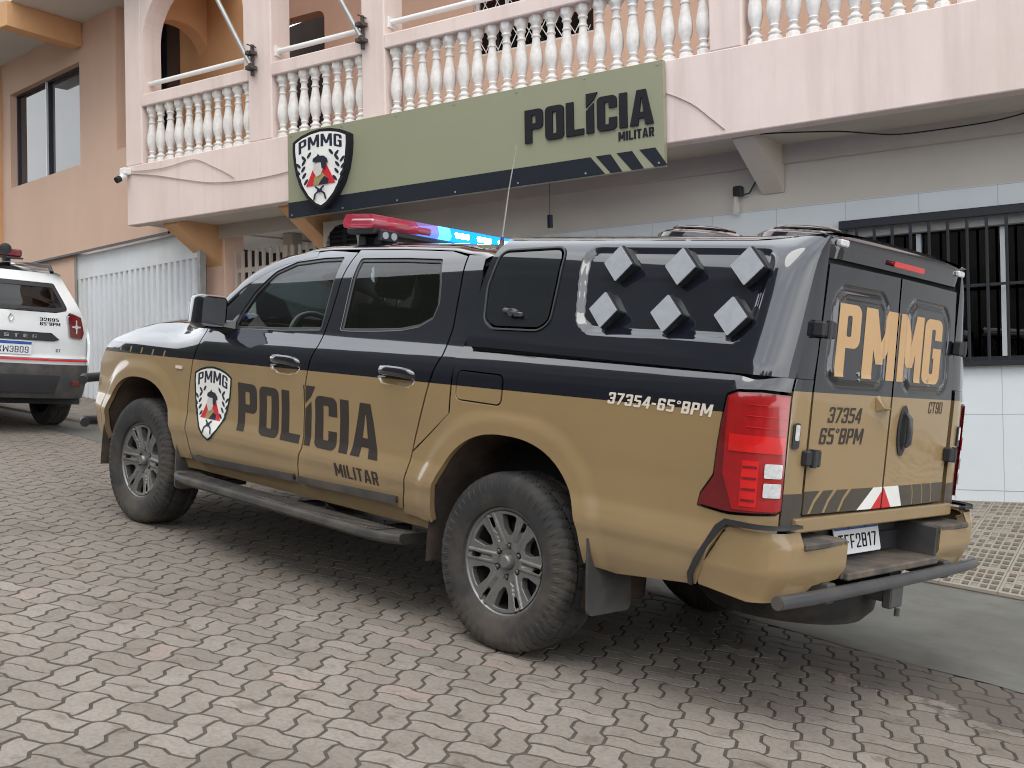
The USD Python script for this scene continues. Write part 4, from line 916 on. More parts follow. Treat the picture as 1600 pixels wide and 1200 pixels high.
# ---------------------------------------------------------------- patrol truck: panels
T = thing('police_pickup', 'tan and black police pickup with canopy, lit light bar and lettered doors', 'pickup truck', mat=STREET)
def both(name, m, mat, parent=None, flipside=True, **k):
    p = obj(parent or T, name, m, mat, **k); q = obj(parent or T, name, mirror(m), mat, **k) if flipside else None
    return p, q
def arch(cx, hw, hh, k=0.0, zc=.42, n=40):
    t = np.linspace(0, np.pi, n); hw, hh = hw + k, hh + k
    x = cx + hw * np.sign(np.cos(t)) * np.abs(np.cos(t)) ** (2 / 2.4); z = zc + hh * np.abs(np.sin(t)) ** (2 / 2.4)
    return Polygon([(cx + hw, 0.2)] + list(zip(x, z)) + [(cx - hw, 0.2)])
ARCH_R, ARCH_F = arch(0, .445, .505), arch(WB, .445, .475)
G_F = [(2.49, 1.30), (2.49, 1.244), (2.50, 1.138), (2.54, 1.042), (2.565, .90), (2.57, .80), (2.545, .613), (2.53, .521), (2.50, .40)]       # front door, front gap
G_B = [(1.45, 1.80), (1.44, 1.724), (1.432, 1.557), (1.408, 1.385), (1.40, 1.217), (1.435, 1.096), (1.452, .980), (1.44, .80), (1.425, .688), (1.462, .598), (1.468, .514), (1.468, .40)]
G_R = [(.573, 1.722), (.57, 1.714), (.535, 1.586), (.482, 1.373), (.470, 1.238), (.52, 1.101), (.555, .97), (.585, .859), (.615, .675), (.645, .533), (.66, .40)]
G_C = [(.452, 1.716), (.442, 1.706), (.40, 1.591), (.362, 1.410), (.36, 1.232), (.372, 1.114)]
ZSILL = .50
TOP_DOOR = [(2.30, 1.46), (2.22, 1.545), (2.08, 1.645), (1.93, 1.705), (1.70, 1.732), (1.45, 1.738), (1.05, 1.742), (.70, 1.738), (.565, 1.722)]
sill_line = lambda x: ZSILL - .0 * x
# whole side outlines
fd = Polygon(G_B[1:-2] + [(1.468, ZSILL), (2.528, ZSILL + .005)] + G_F[::-1][1:-1] + [(2.485, 1.262), (2.44, 1.32)] + TOP_DOOR[:5]).buffer(0)
rd = Polygon(G_R[1:-1] + [(.655, ZSILL)] + [(1.468, ZSILL)] + G_B[::-1][2:-1] + [(1.443, 1.738)] + TOP_DOOR[6:8]).buffer(0)
rd = rd.difference(ARCH_R.buffer(.12)).buffer(0)
W_F = poly_round([(2.235, 1.262), (2.225, 1.335), (2.165, 1.465), (2.05, 1.595), (1.92, 1.655), (1.70, 1.682), (1.525, 1.690), (1.497, 1.58), (1.47, 1.44), (1.445, 1.300), (1.81, 1.277)], .012)
W_R = poly_round([(1.372, 1.685), (1.0, 1.692), (.735, 1.690), (.675, 1.582), (.632, 1.473), (.638, 1.404), (.715, 1.360), (.84, 1.334), (1.11, 1.314), (1.285, 1.306), (1.33, 1.492)], .015)
GAP = .0017
M_F, M_R = Polygon([(2.53, .528), (2.535, .520), (2.45, .472), (1.474, .500), (1.474, .563)]), Polygon([(1.462, .558), (1.462, .500), (.665, .515), (.655, .575), (.66, .582)])
def hole(p, q): return p.difference(q)
HND_F, HND_R = Point(1.645, 1.112), Point(.755, 1.128)
def dish(P, c, rx=.138, rz=.048, depth=.028):
    """SIDE with a hollow for the hand behind each handle"""
    def f(u, v):
        b = SIDE(u, v)
        d2 = (np.abs(u - c.x) / rx) ** 2.6 + (np.abs(v - c.y + .012) / rz) ** 2.6
        b[:, 1] -= depth * ssteep(0, .75, 1 - d2)
        return b
    return f
def door(name, outl, win, hc, label=None):
    sf = dish(SIDE, hc)
    d = patch(outl.difference(win), sf, -1, thick=.03, edge=.003, gap=GAP, gu=.015, gv=.012)
    return both(name, d, m_side)
fdl, fdr = door('front_door', fd, W_F, HND_F); rdl, rdr = door('rear_door', rd, W_R, HND_R)
for pl, pr, hc in ((fdl, fdr, HND_F), (rdl, rdr, HND_R)):
    c = np.array([hc.x, 0, hc.y]); y0 = float(S(hc.x, hc.y))
    bar = tube([(hc.x + .125, y0 - .012, hc.y + .006), (hc.x + .095, y0 + .012, hc.y + .010), (hc.x + .04, y0 + .019, hc.y + .012), (hc.x - .05, y0 + .019, hc.y + .012), (hc.x - .10, y0 + .012, hc.y + .008), (hc.x - .128, y0 - .012, hc.y + .004)], [.012, .018, .019, .019, .019, .013], 12)
    bar.vertices[:, 1] = y0 + (bar.vertices[:, 1] - y0) * .75; bar.vertices[:, 2] = hc.y + .01 + (bar.vertices[:, 2] - hc.y - .01) * 1.25
    both_m = bar; obj(pl, 'handle', bar, m_gloss_black, smooth=50); obj(pr, 'handle', mirror(bar), m_gloss_black, smooth=50)
# window panes, seals and interior frames
for pl, pr, w, g in ((fdl, fdr, W_F, m_gl_front), (rdl, rdr, W_R, m_gl_rear)):
    gm = patch(w.buffer(.012), SIDE, -1, off=-.012, thick=0, edge=0)
    obj(pl, 'window_pane', gm, g); obj(pr, 'window_pane', mirror(gm), g)
    sm = patch(w.buffer(.003).difference(w.buffer(-.014)), SIDE, -1, off=-.006, thick=.02, edge=.003)
    obj(pl, 'window_seal', sm, m_plastic); obj(pr, 'window_seal', mirror(sm), m_plastic)
# fender, cab corner, bed side
FT = [(2.47, 1.262), (2.62, 1.262), (2.80, 1.262), (3.04, 1.258), (3.25, 1.240), (3.42, 1.190), (3.56, 1.118), (3.68, 1.035), (3.78, .945), (3.81, .80), (3.79, .45)]
fen = Polygon([(2.53, .47)] + G_F[::-1][1:-1] + [(2.487, 1.262)] + FT[1:]).difference(ARCH_F).buffer(0)
fen = fen if fen.geom_type == 'Polygon' else max(fen.geoms, key=lambda g: g.area)
fl, fr = both('front_fender', patch(fen, SIDE, -1, thick=.03, edge=.003, gap=GAP, gu=.012, gv=.012), m_side)
cabc = Polygon(G_R[:-3] + [(.60, .78)] + [(.372, .98), (.372, 1.114)] + G_C[::-1][1:]).buffer(0)
bed = Polygon([(.372, 1.296), (.372, 1.1), (.372, .99)] + [(.60, .78), (.615, .675), (.645, .533), (.66, .48)] + [(.44, .47), (-.44, .47), (-.60, .455), (-.99, .500), (-1.06, .66), (-1.10, .725)] + [(S0 - CL, .725), (S0 - CL, 1.296)]).difference(ARCH_R)
TAIL = Polygon([(-1.10, 1.232), (-1.062, 1.215), (-1.050, 1.12), (-1.04, 1.00), (-1.035, .92), (-.985, .845), (-.978, .800), (-1.10, .79), (-1.30, .797), (-1.322, .81), (-1.318, 1.235), (-1.20, 1.238)])
FUEL = rrect(.055, 1.05, .340, 1.185, .03)
lower_corner = sbox(S0 - CL - .1, .70, -1.08, .79)
STRIP_L = sbox(S0 - CL, .745, -1.322, .875)
bed2 = bed.difference(TAIL.buffer(.0005)).difference(FUEL)
bed2 = MultiPolygon([g for g in getattr(bed2, 'geoms', [bed2]) if g.area > 1e-3]); bed2 = bed2.geoms[0] if len(bed2.geoms) == 1 else bed2
rearpart = sbox(-2, .3, -1.322, 1.4)
bl, br = both('bed_side', patch(bed2.difference(rearpart), CORNER, -1, thick=.03, edge=.003, gap=GAP, gu=.012, gv=.012), m_side)
both('cab_corner', patch(cabc, SIDE, -1, thick=.006, edge=.003, gap=GAP), m_side)
both('cab_gap_seal', patch(Polygon([(.31, 1.29), (.38, 1.29), (.46, 1.70), (.34, 1.76)]), SIDE, -1, off=-.06, thick=0, edge=0), m_dark)
both('rear_pillar', patch(bed.intersection(rearpart).intersection(sbox(-2, .74, 0, 1.296)), CORNER, -1, thick=.03, edge=.004, gap=.001), m_rear)
both('pillar_strip', patch(STRIP_L.buffer(-.003), CORNER, -1, off=.0015, thick=.001, edge=0), m_band_brown)
fu = patch(FUEL, SIDE, -1, thick=.01, edge=.003, gap=.002); obj(T, 'fuel_flap', fu, m_side)
# tail lamps
def tail_lamp():
    a = patch(TAIL, CORNER, -1, off=.010, thick=.03, edge=.007)
    return a
tl, tr_ = both('tail_lamp', tail_lamp(), m_redlamp_dark)
for par, sgn in ((tl, 1), (tr_, -1)):
    mm = (lambda m: m) if sgn > 0 else mirror
    red = TAIL.buffer(-.008).intersection(sbox(-1.312, .805, -1.072, 1.226)).difference(Polygon([(-1.0, .78), (-1.13, .78), (-1.072, .93), (-1.0, .93)]))
    obj(par, 'red_lens', mm(patch(red, CORNER, -1, off=.0125, thick=.004, edge=.003)), m_redlamp)
    obj(par, 'bright_band', mm(patch(sbox(-1.31, 1.01, -1.085, 1.085).buffer(-.003), CORNER, -1, off=.016, thick=.006, edge=.004)), m_redlamp_bright)
    for (z0, z1) in ((.925, .985), (.855, .915)):
        obj(par, 'clear_lens', mm(patch(rrect(-1.305, z0, -1.228, z1, .01), CORNER, -1, off=.017, thick=.006, edge=.004, gu=.02)), m_clearlamp)
    obj(par, 'red_segment', mm(patch(sbox(-1.218, .815, -1.14, .995).buffer(-.004), CORNER, -1, off=.0145, thick=.004, edge=.003)), m_redlamp_bright)
    for k in range(4): obj(par, 'lens_rib', mm(patch(sbox(-1.205, .84 + .04 * k, -1.15, .85 + .04 * k), CORNER, -1, off=.0165, thick=.003, edge=.001)), m_redlamp_dark)
    for k in range(3): obj(par, 'lens_rib', mm(patch(sbox(-1.30, 1.105 + .04 * k, -1.15, 1.11 + .04 * k), CORNER, -1, off=.0145, thick=.003, edge=.001)), m_redlamp_bright)
# sill mouldings on the doors
for (pl, pr, q) in ((fdl, fdr, M_F), (rdl, rdr, M_R)):
    m = patch(q, SIDE, -1, off=.022, thick=.03, edge=.012); obj(pl, 'door_moulding', m, m_plastic_dusty); obj(pr, 'door_moulding', mirror(m), m_plastic_dusty)
sillp = Polygon([(2.66, .50), (2.66, .40), (.47, .42), (.47, .51)])
both('rocker_panel', patch(sillp, lambda u, v: SIDE(u, v) - [0, .012, 0], -1, off=-.01, thick=.03, edge=.006), m_tan)
# dark inner skin behind the gaps
inner = Polygon([(2.62, .42), (2.62, 1.235), (.40, 1.31), (.40, .44)]).difference(ARCH_R.buffer(.02)).difference(ARCH_F.buffer(.02))
innb = Polygon([(.40, .52), (.40, 1.29), (-1.3, 1.29), (-1.3, .75), (-1., .6), (-.9, .52)]).difference(ARCH_R.buffer(.02))
innf = Polygon([(2.62, .45), (2.62, 1.24), (3.05, 1.22), (3.55, 1.05), (3.66, .9), (3.66, .45)]).difference(ARCH_F.buffer(.015))
both('inner_panel', patch(inner, SIDE, -1, off=-.038, thick=0, edge=0), m_dark); both('inner_panel', patch(innb, CORNER, -1, off=-.038, thick=0, edge=0), m_dark); both('inner_panel', patch(innf, SIDE, -1, off=-.038, thick=0, edge=0), m_dark)
# door frames seen through the glass, pillar trim
frm = Polygon([(2.36, 1.26), (2.26, 1.5), (2.08, 1.64), (1.93, 1.70), (1.45, 1.73), (.70, 1.73), (.58, 1.715), (.50, 1.40), (.48, 1.27)]).difference(W_F.buffer(.012)).difference(W_R.buffer(.012))
both('pillar_trim', patch(frm, SIDE, -1, off=-.04, thick=0, edge=0), m_dark)
# ---- roof
def z_edge(x): return np.interp(x, [.42, .57, .70, 1.05, 1.45, 1.70, 1.93, 2.08], [1.716, 1.722, 1.738, 1.742, 1.738, 1.732, 1.705, 1.645])
z_edge_s = pchip([.40, .57, .70, 1.05, 1.45, 1.70, 1.93, 2.08], [1.712, 1.722, 1.738, 1.742, 1.738, 1.732, 1.705, 1.645])
def roof_pt(x, q):
    """q from -1 (right edge) to 1 (left edge)"""
    ze = z_edge_s(x); ye = S(x, ze) + .002; h = .072
    a = np.abs(q); y = np.sign(q) * ye * np.sin(np.minimum(a, 1) * np.pi / 2) ** .85
    z = ze + h * (np.maximum(1 - (np.abs(y) / ye) ** 3.0, 0)) ** .62
    return np.stack([x, y, z], -1)
xr = np.linspace(.45, 2.0, 40); qq = np.linspace(-1, 1, 61)
XX, QQ = np.meshgrid(xr, qq, indexing='ij')
P = roof_pt(XX, QQ); front = np.clip((XX - 1.80) / .20, 0, 1); 
rp = P.copy(); rp[..., 0] += .05 * (1 - np.abs(QQ) ** 2) * np.clip((XX - 1.6) / .4, 0, 1); rp[..., 2] -= .022 * front ** 2 * (1 - np.abs(QQ) ** 6)
rp[..., 2] -= .02 * np.clip((.55 - XX) / .1, 0, 1) ** 2
roof = obj(T, 'cab_roof', grid_mesh(rp), m_gloss_black)
obj(T, 'headliner', flip(grid_mesh(rp * [1, .985, 1] - [0, 0, .03])), m_dark)
obj(roof, 'roof_groove', cat(*[grid_mesh(np.stack([rp[2:-4, k] + [0, d, .0006] for d in (-.006, .006)], 1)) if s > 0 else flip(grid_mesh(np.stack([rp[2:-4, k] + [0, d, .0006] for d in (.006, -.006)], 1))) for k, s in ((9, 1), (51, 1))]), m_dark)
# A pillars and windscreen
AP = pchip([0, .35, .7, 1.0, 1.3], [2.56, 2.40, 2.20, 2.03, 1.80]); AZ = pchip([0, .35, .7, 1.0, 1.3], [1.275, 1.44, 1.60, 1.676, 1.722])
def wind(v, t):
    x, z = AP(t), AZ(t); y = S(x, z) - .012; b = 1 - np.abs(v) ** 2.2
    return np.stack([x + (.16 * (1 - t) + .05) * b, y * v, z + (.055 * t + .03) * b], -1)
V_, T_ = np.meshgrid(np.linspace(-1, 1, 41), np.linspace(0, 1, 16), indexing='ij')
obj(T, 'windscreen', grid_mesh(wind(V_, T_)), m_gl_front)
ts = np.linspace(-.03, 1.3, 32)
xa, za = AP(ts), AZ(ts)
out = np.stack([xa, S(xa, za) + .004, za], 1); inn = wind(np.full(32, .93), np.minimum(ts, 1.0)) + [.004, 0, .006]; fd_ = np.clip((1.3 - ts) / .3, 0, 1)[:, None]; inn = np.where(ts[:, None] > 1, out + (inn[np.searchsorted(ts, 1.0) - 1] - out[np.searchsorted(ts, 1.0) - 1]) * fd_ - [0, 0, .004], inn)
mid = (out + inn) / 2 + np.array([.012, .012, .010]) * fd_; low = out + np.stack([-.03 * np.ones(32), .0 * ts, -.035 * np.ones(32)], 1); low[:, 1] = S(low[:, 0], low[:, 2]) + .001
ap = grid_mesh(np.stack([inn, mid, out, low], 1)); both('a_pillar', ap, m_gloss_black)
# hood and scuttle
HZ = pchip([2.50, 2.80, 3.04, 3.25, 3.42, 3.56, 3.68, 3.78], [1.262, 1.264, 1.258, 1.240, 1.190, 1.118, 1.035, .95])
Xh, Vh = np.meshgrid(np.linspace(2.50, 3.77, 34), np.linspace(-1, 1, 41), indexing='ij')
def hood(x, v):
    ye = S(x, HZ(x)) - .006; b = 1 - np.abs(v) ** 2.4
    zz_ = HZ(x) + (.068 + .03 * np.clip((x - 3.2) / .5, 0, 1)) * b + .018 * ssteep(.62, .5, np.abs(v)) * np.clip((3.6 - x) / .4, 0, 1)
    return np.stack([x + .20 * b * np.clip((x - 2.5) / 1.24, 0, 1), ye * v, zz_], -1)
hd = obj(T, 'hood', flip(grid_mesh(hood(Xh, Vh))), m_gloss_black)
# front fascia, grille, lamps, bull bar
fb = Polygon([(-.80, .46), (.80, .46), (.80, .93), (.70, 1.02), (-.70, 1.02), (-.80, .93)])
gril = rrect(-.52, .62, .52, .98, .05)
both('front_bumper', patch(fb.difference(gril).intersection(sbox(0, 0, 2, 2)), FRONT, 1, thick=.05, edge=.01), m_tan)
obj(T, 'grille', patch(gril, FRONT, 1, off=-.03, thick=.03, edge=.01), m_plastic)
both('headlamp', patch(rrect(.56, .80, .79, .98, .02), FRONT, 1, off=.004, thick=.02, edge=.005), m_clearlamp)
gd = thing('bull_bar', parent=T)
obj(gd, 'upper_tube', tube([(4.02, .86, .80), (4.12, .80, .81), (4.22, .5, .83), (4.26, 0, .84), (4.22, -.5, .83), (4.12, -.80, .81), (4.02, -.86, .80)], .032, 10), m_plastic, smooth=40)
obj(gd, 'lower_tube', tube([(3.98, .84, .52), (4.10, .80, .52), (4.22, .4, .52), (4.24, 0, .52), (4.22, -.4, .52), (4.10, -.80, .52), (3.98, -.84, .52)], .032, 10), m_plastic, smooth=40)
for y in (-.35, .35): obj(gd, 'upright', tube([(4.235, y, .50), (4.25, y, .84)], .028, 8), m_plastic)
# indicator on the fender, livery slits, model badge
mk = patch(rrect(2.640, .985, 2.722, 1.012, .008), SIDE, -1, off=.006, thick=.01, edge=.004); obj(fl, 'side_marker', mk, m_amber); obj(fr, 'side_marker', mirror(mk), m_amber)
for k in range(5):
    x = 2.86 + .135 * k; sl = patch(Polygon([(x, 1.046), (x + .016, 1.046), (x + .002, 1.082), (x - .014, 1.082)]), SIDE, -1, off=.0013, thick=.0005, edge=0); obj(fl, 'livery_slit', sl, m_tan)
fq = Polygon([(3.12, 1.055), (3.45, 1.02), (3.60, .96), (3.66, .90), (3.66, 1.0), (3.56, 1.09), (3.42, 1.16), (3.25, 1.19), (3.12, 1.12)])
# ---- lettering on the doors
def on_side(geom, parent, name, mat, clip, off=.0013, **k):
    g = geom.intersection(clip.buffer(-.009)) if clip is not None else geom
    if g.is_empty: return
    m = patch(g, SIDE, -1, off=off, thick=.0006, edge=0)
    if m is not None: obj(parent, name, m, mat, **k)
def side_text(s, x_left, z0, hgt, width, shear=0., **k):
    g = text(s, hgt, width=width, **k); g = aff.affine_transform(g, [1, shear, 0, 1, 0, 0]); return aff.affine_transform(g, [-1, 0, 0, 1, x_left, z0])
pol = side_text('POL/CIA', 2.035, .705, .262, 1.205, shear=-.10, w=.54, t=.205, h=.17, gap=.075)
on_side(pol, fdl, 'lettering', m_letter_brown, fd); on_side(pol, rdl, 'lettering', m_letter_brown, rd)
mil = side_text('MILITAR', 1.145, .588, .064, .335, shear=-.06, w=.46, t=.15, h=.14, gap=.10); on_side(mil, rdl, 'small_lettering', m_letter_brown, rd)
for i, (nm, g, c) in enumerate(crest()):
    g = aff.affine_transform(aff.scale(g, .40 / .736, .435, origin=(0, 0)), [-1, 0, 0, 1, 2.315, .603]); on_side(g, fdl, nm, CREST_MAT[c], None, off=.0012 + .0005 * i, **({'kind': 'stuff'} if 'laurel' in nm else {}))
num = side_text('37354-65°BPM', -.520, 1.124, .046, .482, shear=.16, w=.52, t=.17, h=.17, gap=.12)
nm_ = patch(num, CORNER, -1, off=.0015, thick=.0005, edge=0); obj(bl, 'fleet_number', nm_, m_letter_pale)
badge = side_text('4X4', 2.69, 1.165, .045, .11, w=.5, t=.14, h=.14, gap=.1); 
# ---------------------------------------------------------------- wheels
def tyre_mesh(R=RT, wd=.262, rin=.232, seed=0):
    nt = 432; h = wd / 2
    prof = [(rin, -h * .72), (rin + .008, -h * .86), (rin + .03, -h * .96), (rin + .07, -h * 1.0), (R - .055, -h * .985), (R - .032, -h * .93), (R - .016, -h * .86), (R - .006, -h * .76), (R - .001, -h * .60)]
    prof += [(R, y) for y in np.linspace(-h * .52, h * .52, 9)]
    prof += [(r, -y) for r, y in prof[:9][::-1]]
    prof = np.array(prof); th = np.arange(nt) * 2 * np.pi / nt; nb = 54
    rr = np.repeat(prof[:, 0][None], nt, 0); yy = np.repeat(prof[:, 1][None], nt, 0)
    ph = (th[:, None] * nb / (2 * np.pi) + .35 * np.sign(yy) + yy / h * .9) % 1.0
    tread = np.abs(yy) < h * .93
    groove = (ph < .2) & (rr > R - .04) & (np.abs(yy) > h * .40)
    rr = rr - .0055 * groove
    cg = (np.abs(np.abs(yy) - h * .39) < h * .06) & (rr > R - .012); rr = rr - .008 * cg
    mid = (((th[:, None] * nb * .5 / (2 * np.pi) + yy / h * .7) % 1.0) < .12) & (np.abs(yy) < h * .33); rr = rr - .006 * mid
    rib = (np.abs(prof[:, 0] - (rin + .03)) < .001); rr = rr + .003 * rib[None]
    yy = yy + np.sign(yy) * .0035 * ((np.abs(prof[:, 0] - (R - .055)) < .001)[None] & (((th[:, None] * 27 / np.pi) % 1.0) < .5))
    Pt = np.stack([rr * np.cos(th)[:, None], yy, rr * np.sin(th)[:, None]], -1)
    v, f, n = flip(grid_mesh(Pt, closed_u=True)); return meshkit.arrays(trimesh.Trimesh(v, f, process=False), 28)
TY = tyre_mesh()
def spoke_face():
    Rf = .222; disc = Point(0, 0).buffer(Rf, quad_segs=24); cut = []
    for k in range(6):
        a = math.radians(90 + 60 * k); ca, sa = math.cos(a), math.sin(a); tr_f = lambda p: Polygon([(r_ * ca - s_ * sa, r_ * sa + s_ * ca) for r_, s_ in p])
        cut.append(tr_f([(.112, -.008), (.138, -.028), (.198, -.043), (.203, -.02), (.203, .02), (.198, .043), (.138, .028), (.112, .008)]).buffer(-.005).buffer(.005))
        b = math.radians(60 + 60 * k); ca, sa = math.cos(b), math.sin(b)
        cut.append(Polygon([(r_ * ca - s_ * sa, r_ * sa + s_ * ca) for r_, s_ in [(.158, -.0075), (.203, -.010), (.203, .010), (.158, .0075)]]).buffer(-.003).buffer(.003))
    lug = [Point(.068 * math.cos(math.radians(90 + 60 * k)), .068 * math.sin(math.radians(90 + 60 * k))).buffer(.0125) for k in range(6)]
    return disc.difference(unary_union(cut)).difference(unary_union(lug)).difference(Point(0, 0).buffer(.034))
def FACE(u, v):
    r = np.hypot(u, v); y = .088 - .022 * np.clip((.19 - r) / .13, 0, 1) ** 1.5 + .006 * np.clip((r - .19) / .03, 0, 1)
    a = (np.degrees(np.arctan2(v, u)) % 60) - 0; b = np.minimum(a, 60 - a)          # spokes at 0, 60, ...
    s = np.sin(np.radians(b)) * r
    y = y + .007 * ssteep(.030, .020, s) * (r > .06) - .011 * ssteep(.010, .006, s) * np.clip((r - .085) / .02, 0, 1)
    return np.stack([u, y, v], 1)
SF = patch(spoke_face(), FACE, -1, thick=.035, edge=.004, gu=.008, gv=.008)
lip = lathe([(.215, -.080), (.222, -.092), (.228, -.098), (.236, -.098), (.240, -.090), (.238, -.075)], 72, axis='y')
barrel = lathe([(.226, -.085), (.214, -.07), (.206, .0), (.206, .10)], 48, axis='y')
brake = lathe([(.0, -.012), (.165, -.012), (.165, .012), (.0, .012)], 36, axis='y')
capm = cat(lathe([(.0, -.098), (.024, -.097), (.030, -.090), (.034, -.080), (.034, -.05)], 24, axis='y'))
lugm = lathe([(.0, -.078), (.006, -.078), (.010, -.074), (.011, -.06), (.0125, -.045)], 8, axis='y')
logo = cat(*[wall_poly(aff.rotate(Polygon([(0, .0), (.0075, .010), (0, .020), (-.0075, .010)]), 120 * k, origin=(0, 0)), .1, .002) for k in range(3)])
def set_y(m, y): m = m.copy() if not isinstance(m, tuple) else m; return m
def wheel(x, y, side, rot, steer=0.):
    w = thing('wheel', parent=T, mat=at(x, y, RT - .004) if not steer else at(x, y, RT - .004, steer))
    ca, sa = math.cos(rot), math.sin(rot); Rm = np.array([[ca, 0, sa], [0, 1, 0], [-sa, 0, ca]])
    def put(m):
        if isinstance(m, tuple): m = (m[0] @ Rm.T, m[1], m[2] @ Rm.T)
        else: m = trimesh.Trimesh(m.vertices @ Rm.T, m.faces, process=False)
        return m if side > 0 else mirror(m)
    flat = TY[0].copy(); flat[:, 2] = np.maximum(flat[:, 2], -RT + .004)
    obj(w, 'tyre', (flat, TY[1], TY[2]) if side > 0 else mirror((flat, TY[1], TY[2])), m_rubber)
    obj(w, 'rim_face', put(SF), m_alloy)
    f = lambda m: put(trimesh.Trimesh(m.vertices * [1, -1, 1], m.faces[:, ::-1], process=False))
    obj(w, 'rim_lip', put(mirror_fix(lip)), m_alloy, smooth=40); obj(w, 'rim_barrel', put(mirror_fix(barrel)), m_alloy_dark, smooth=40)
    obj(w, 'brake_disc', put(mirror_fix(brake)), m_alloy_dark); obj(w, 'hub_cap', put(mirror_fix(capm)), m_alloy, smooth=30)
    for k in range(6):
        a = math.radians(90 + 60 * k); l = mirror_fix(lugm); l.apply_translation([.068 * math.cos(a), 0, .068 * math.sin(a)]); obj(w, 'lug_nut', put(l), m_alloy_dark if k % 7 == 9 else m_steel, smooth=30)
def mirror_fix(m):
    m = m.copy(); m2 = trimesh.Trimesh(np.array(m.vertices) * [1, -1, 1], m.faces, process=False)
    # lathe(axis='y') maps height h to -y: our profiles give the outer face at negative h, so it already faces +y
    return m2
for x in (0, WB):
    wheel(x, .785, 1, .0 if x else 0.0, .0); wheel(x, -.785, -1, .2)
# wheel arch liners, mud flaps
def liner(cx, hw, hh):
    t = np.linspace(-.12, np.pi + .12, 40); k = .022
    x = cx + (hw + k) * np.sign(np.cos(t)) * np.abs(np.cos(t)) ** (2 / 2.4); z = .42 + (hh + k) * np.sign(np.sin(t)) * np.abs(np.sin(t)) ** (2 / 2.4)
    z = np.where(np.sin(t) < 0, .42 - .25 * np.abs(np.sin(t)) / .12 * .5, z)
    rr = (np.arange(40) % 2) * .006
    P = np.stack([np.stack([x, np.full(40, y), z], 1) for y in (.905, .62, .48)], 1); v, f, n = grid_mesh(P)
    side = Polygon(list(zip(x, z))); wallp = extrude(side, .01); w = wallp.vertices; wl = trimesh.Trimesh(np.stack([w[:, 0], .48 + w[:, 2], w[:, 1]], 1), wallp.faces[:, ::-1], process=False)
    return (v, f[:, ::-1], -n), wl
for cx, hw, hh in ((0, .445, .505), (WB, .445, .475)):
    a, b = liner(cx, hw, hh); both('wheel_liner', a, m_liner); both('wheel_well', b, m_dark)
def flap(x, z0, z1, w0, w1, lean):
    p = rrect(w0, z0, w1, z1, .03); m = extrude(p, .012); v = m.vertices
    return trimesh.Trimesh(np.stack([x - v[:, 2] - lean * (z1 - v[:, 1]), v[:, 0], v[:, 1]], 1), m.faces[:, ::-1], process=False)
mf = flap(-.475, .275, .66, .655, .935, .10); mf.fix_normals(); both('mud_flap', mf, m_plastic_dusty)
mf = flap(2.665, .285, .62, .66, .925, .06); mf.fix_normals(); both('mud_flap', mf, m_plastic_dusty)
# side step
def step_bar():
    xs_ = np.array([.60, .66, .80, 1.6, 2.35, 2.52, 2.60]); yo = np.array([.955, 1.0, 1.03, 1.03, 1.03, 1.0, .955]); rows = []
    xx = np.linspace(.60, 2.60, 50); o = pchip(xs_, yo)(xx)
    sec = [(-.17, .395), (-.02, .398), (-.006, .393), (0, .380), (-.004, .362), (-.025, .346), (-.17, .350)]
    P = np.array([[(x, y + a, z) for a, z in sec] for x, y in zip(xx, o)]); v, f, n = grid_mesh(P)
    caps = []
    for k in (0, 49):
        c = P[k]; kk = len(v); caps.append(trimesh.Trimesh(np.vstack([c, c.mean(0)]), [[i, (i + 1) % 7, 7] for i in range(7)] + [[(i + 1) % 7, i, 7] for i in range(7)], process=False))
    body = trimesh.Trimesh(v, f[:, ::-1], process=False)
    return body, caps, o, xx
bd_, caps, o_, xx_ = step_bar()
for s in (1, -1):
    mm = (lambda m: m) if s > 0 else mirror
    sp = obj(T, 'side_step', mm(cat(bd_, *caps)), m_plastic_dusty, smooth=35)
    tp = np.stack([np.stack([xx_[3:-3], o_[3:-3] - d, np.full(44, .3995)], 1) for d in (.025, .15)], 1)
    g_ = grid_mesh(tp); g_ = g_ if g_[2][:, 2].mean() > 0 else flip(g_); obj(sp, 'tread', mm(g_), m_tread_plate)
    obj(sp, 'rib', mm(cat(*[box(x - .004, x + .004, .895, 1.0, .399, .403) for x in np.arange(.72, 2.5, .03)])), m_plastic_dusty, kind='stuff')
    for x in (.85, 1.55, 2.3): obj(sp, 'bracket', mm(box(x - .03, x + .03, .68, .90, .36, .385)), m_plastic)
# mirrors
def door_mirror():
    c = np.array([2.30, .995, 1.338])
    shell = rrect(-.088, -.094, .088, .094, .03)
    secs = [(0.055, .88), (.03, .97), (0, 1.0), (-.06, .95), (-.11, .75), (-.135, .40)]
    ring = np.array(shell.exterior.coords)[:-1]; P = np.array([[(2.30 - dx, c[1] + q[0] * s, c[2] + q[1] * s * 1.02) for q in ring] for dx, s in secs])
    v, f, n = grid_mesh(P.transpose(1, 0, 2), closed_u=True); m = trimesh.Trimesh(v, f, process=False); m.fix_normals()
    return m, ring, c
sh_, ring, c_ = door_mirror()
tipf = np.vstack([np.c_[np.full(len(ring), 2.30 + .135), c_[1] + ring[:, 0] * .40, c_[2] + ring[:, 1] * .41], [[2.30 + .14, c_[1], c_[2]]]]); k = len(ring)
tip = trimesh.Trimesh(tipf, [[i, (i + 1) % k, k] for i in range(k)] + [[(i + 1) % k, i, k] for i in range(k)], process=False)
arm = trimesh.convex.convex_hull(np.array([(2.37, .86, 1.245), (2.20, .885, 1.255), (2.30, .875, 1.21), (2.36, .95, 1.265), (2.27, .95, 1.265), (2.33, .94, 1.245), (2.34, .96, 1.28), (2.27, .94, 1.28), (2.40, .855, 1.30), (2.22, .87, 1.30)]))
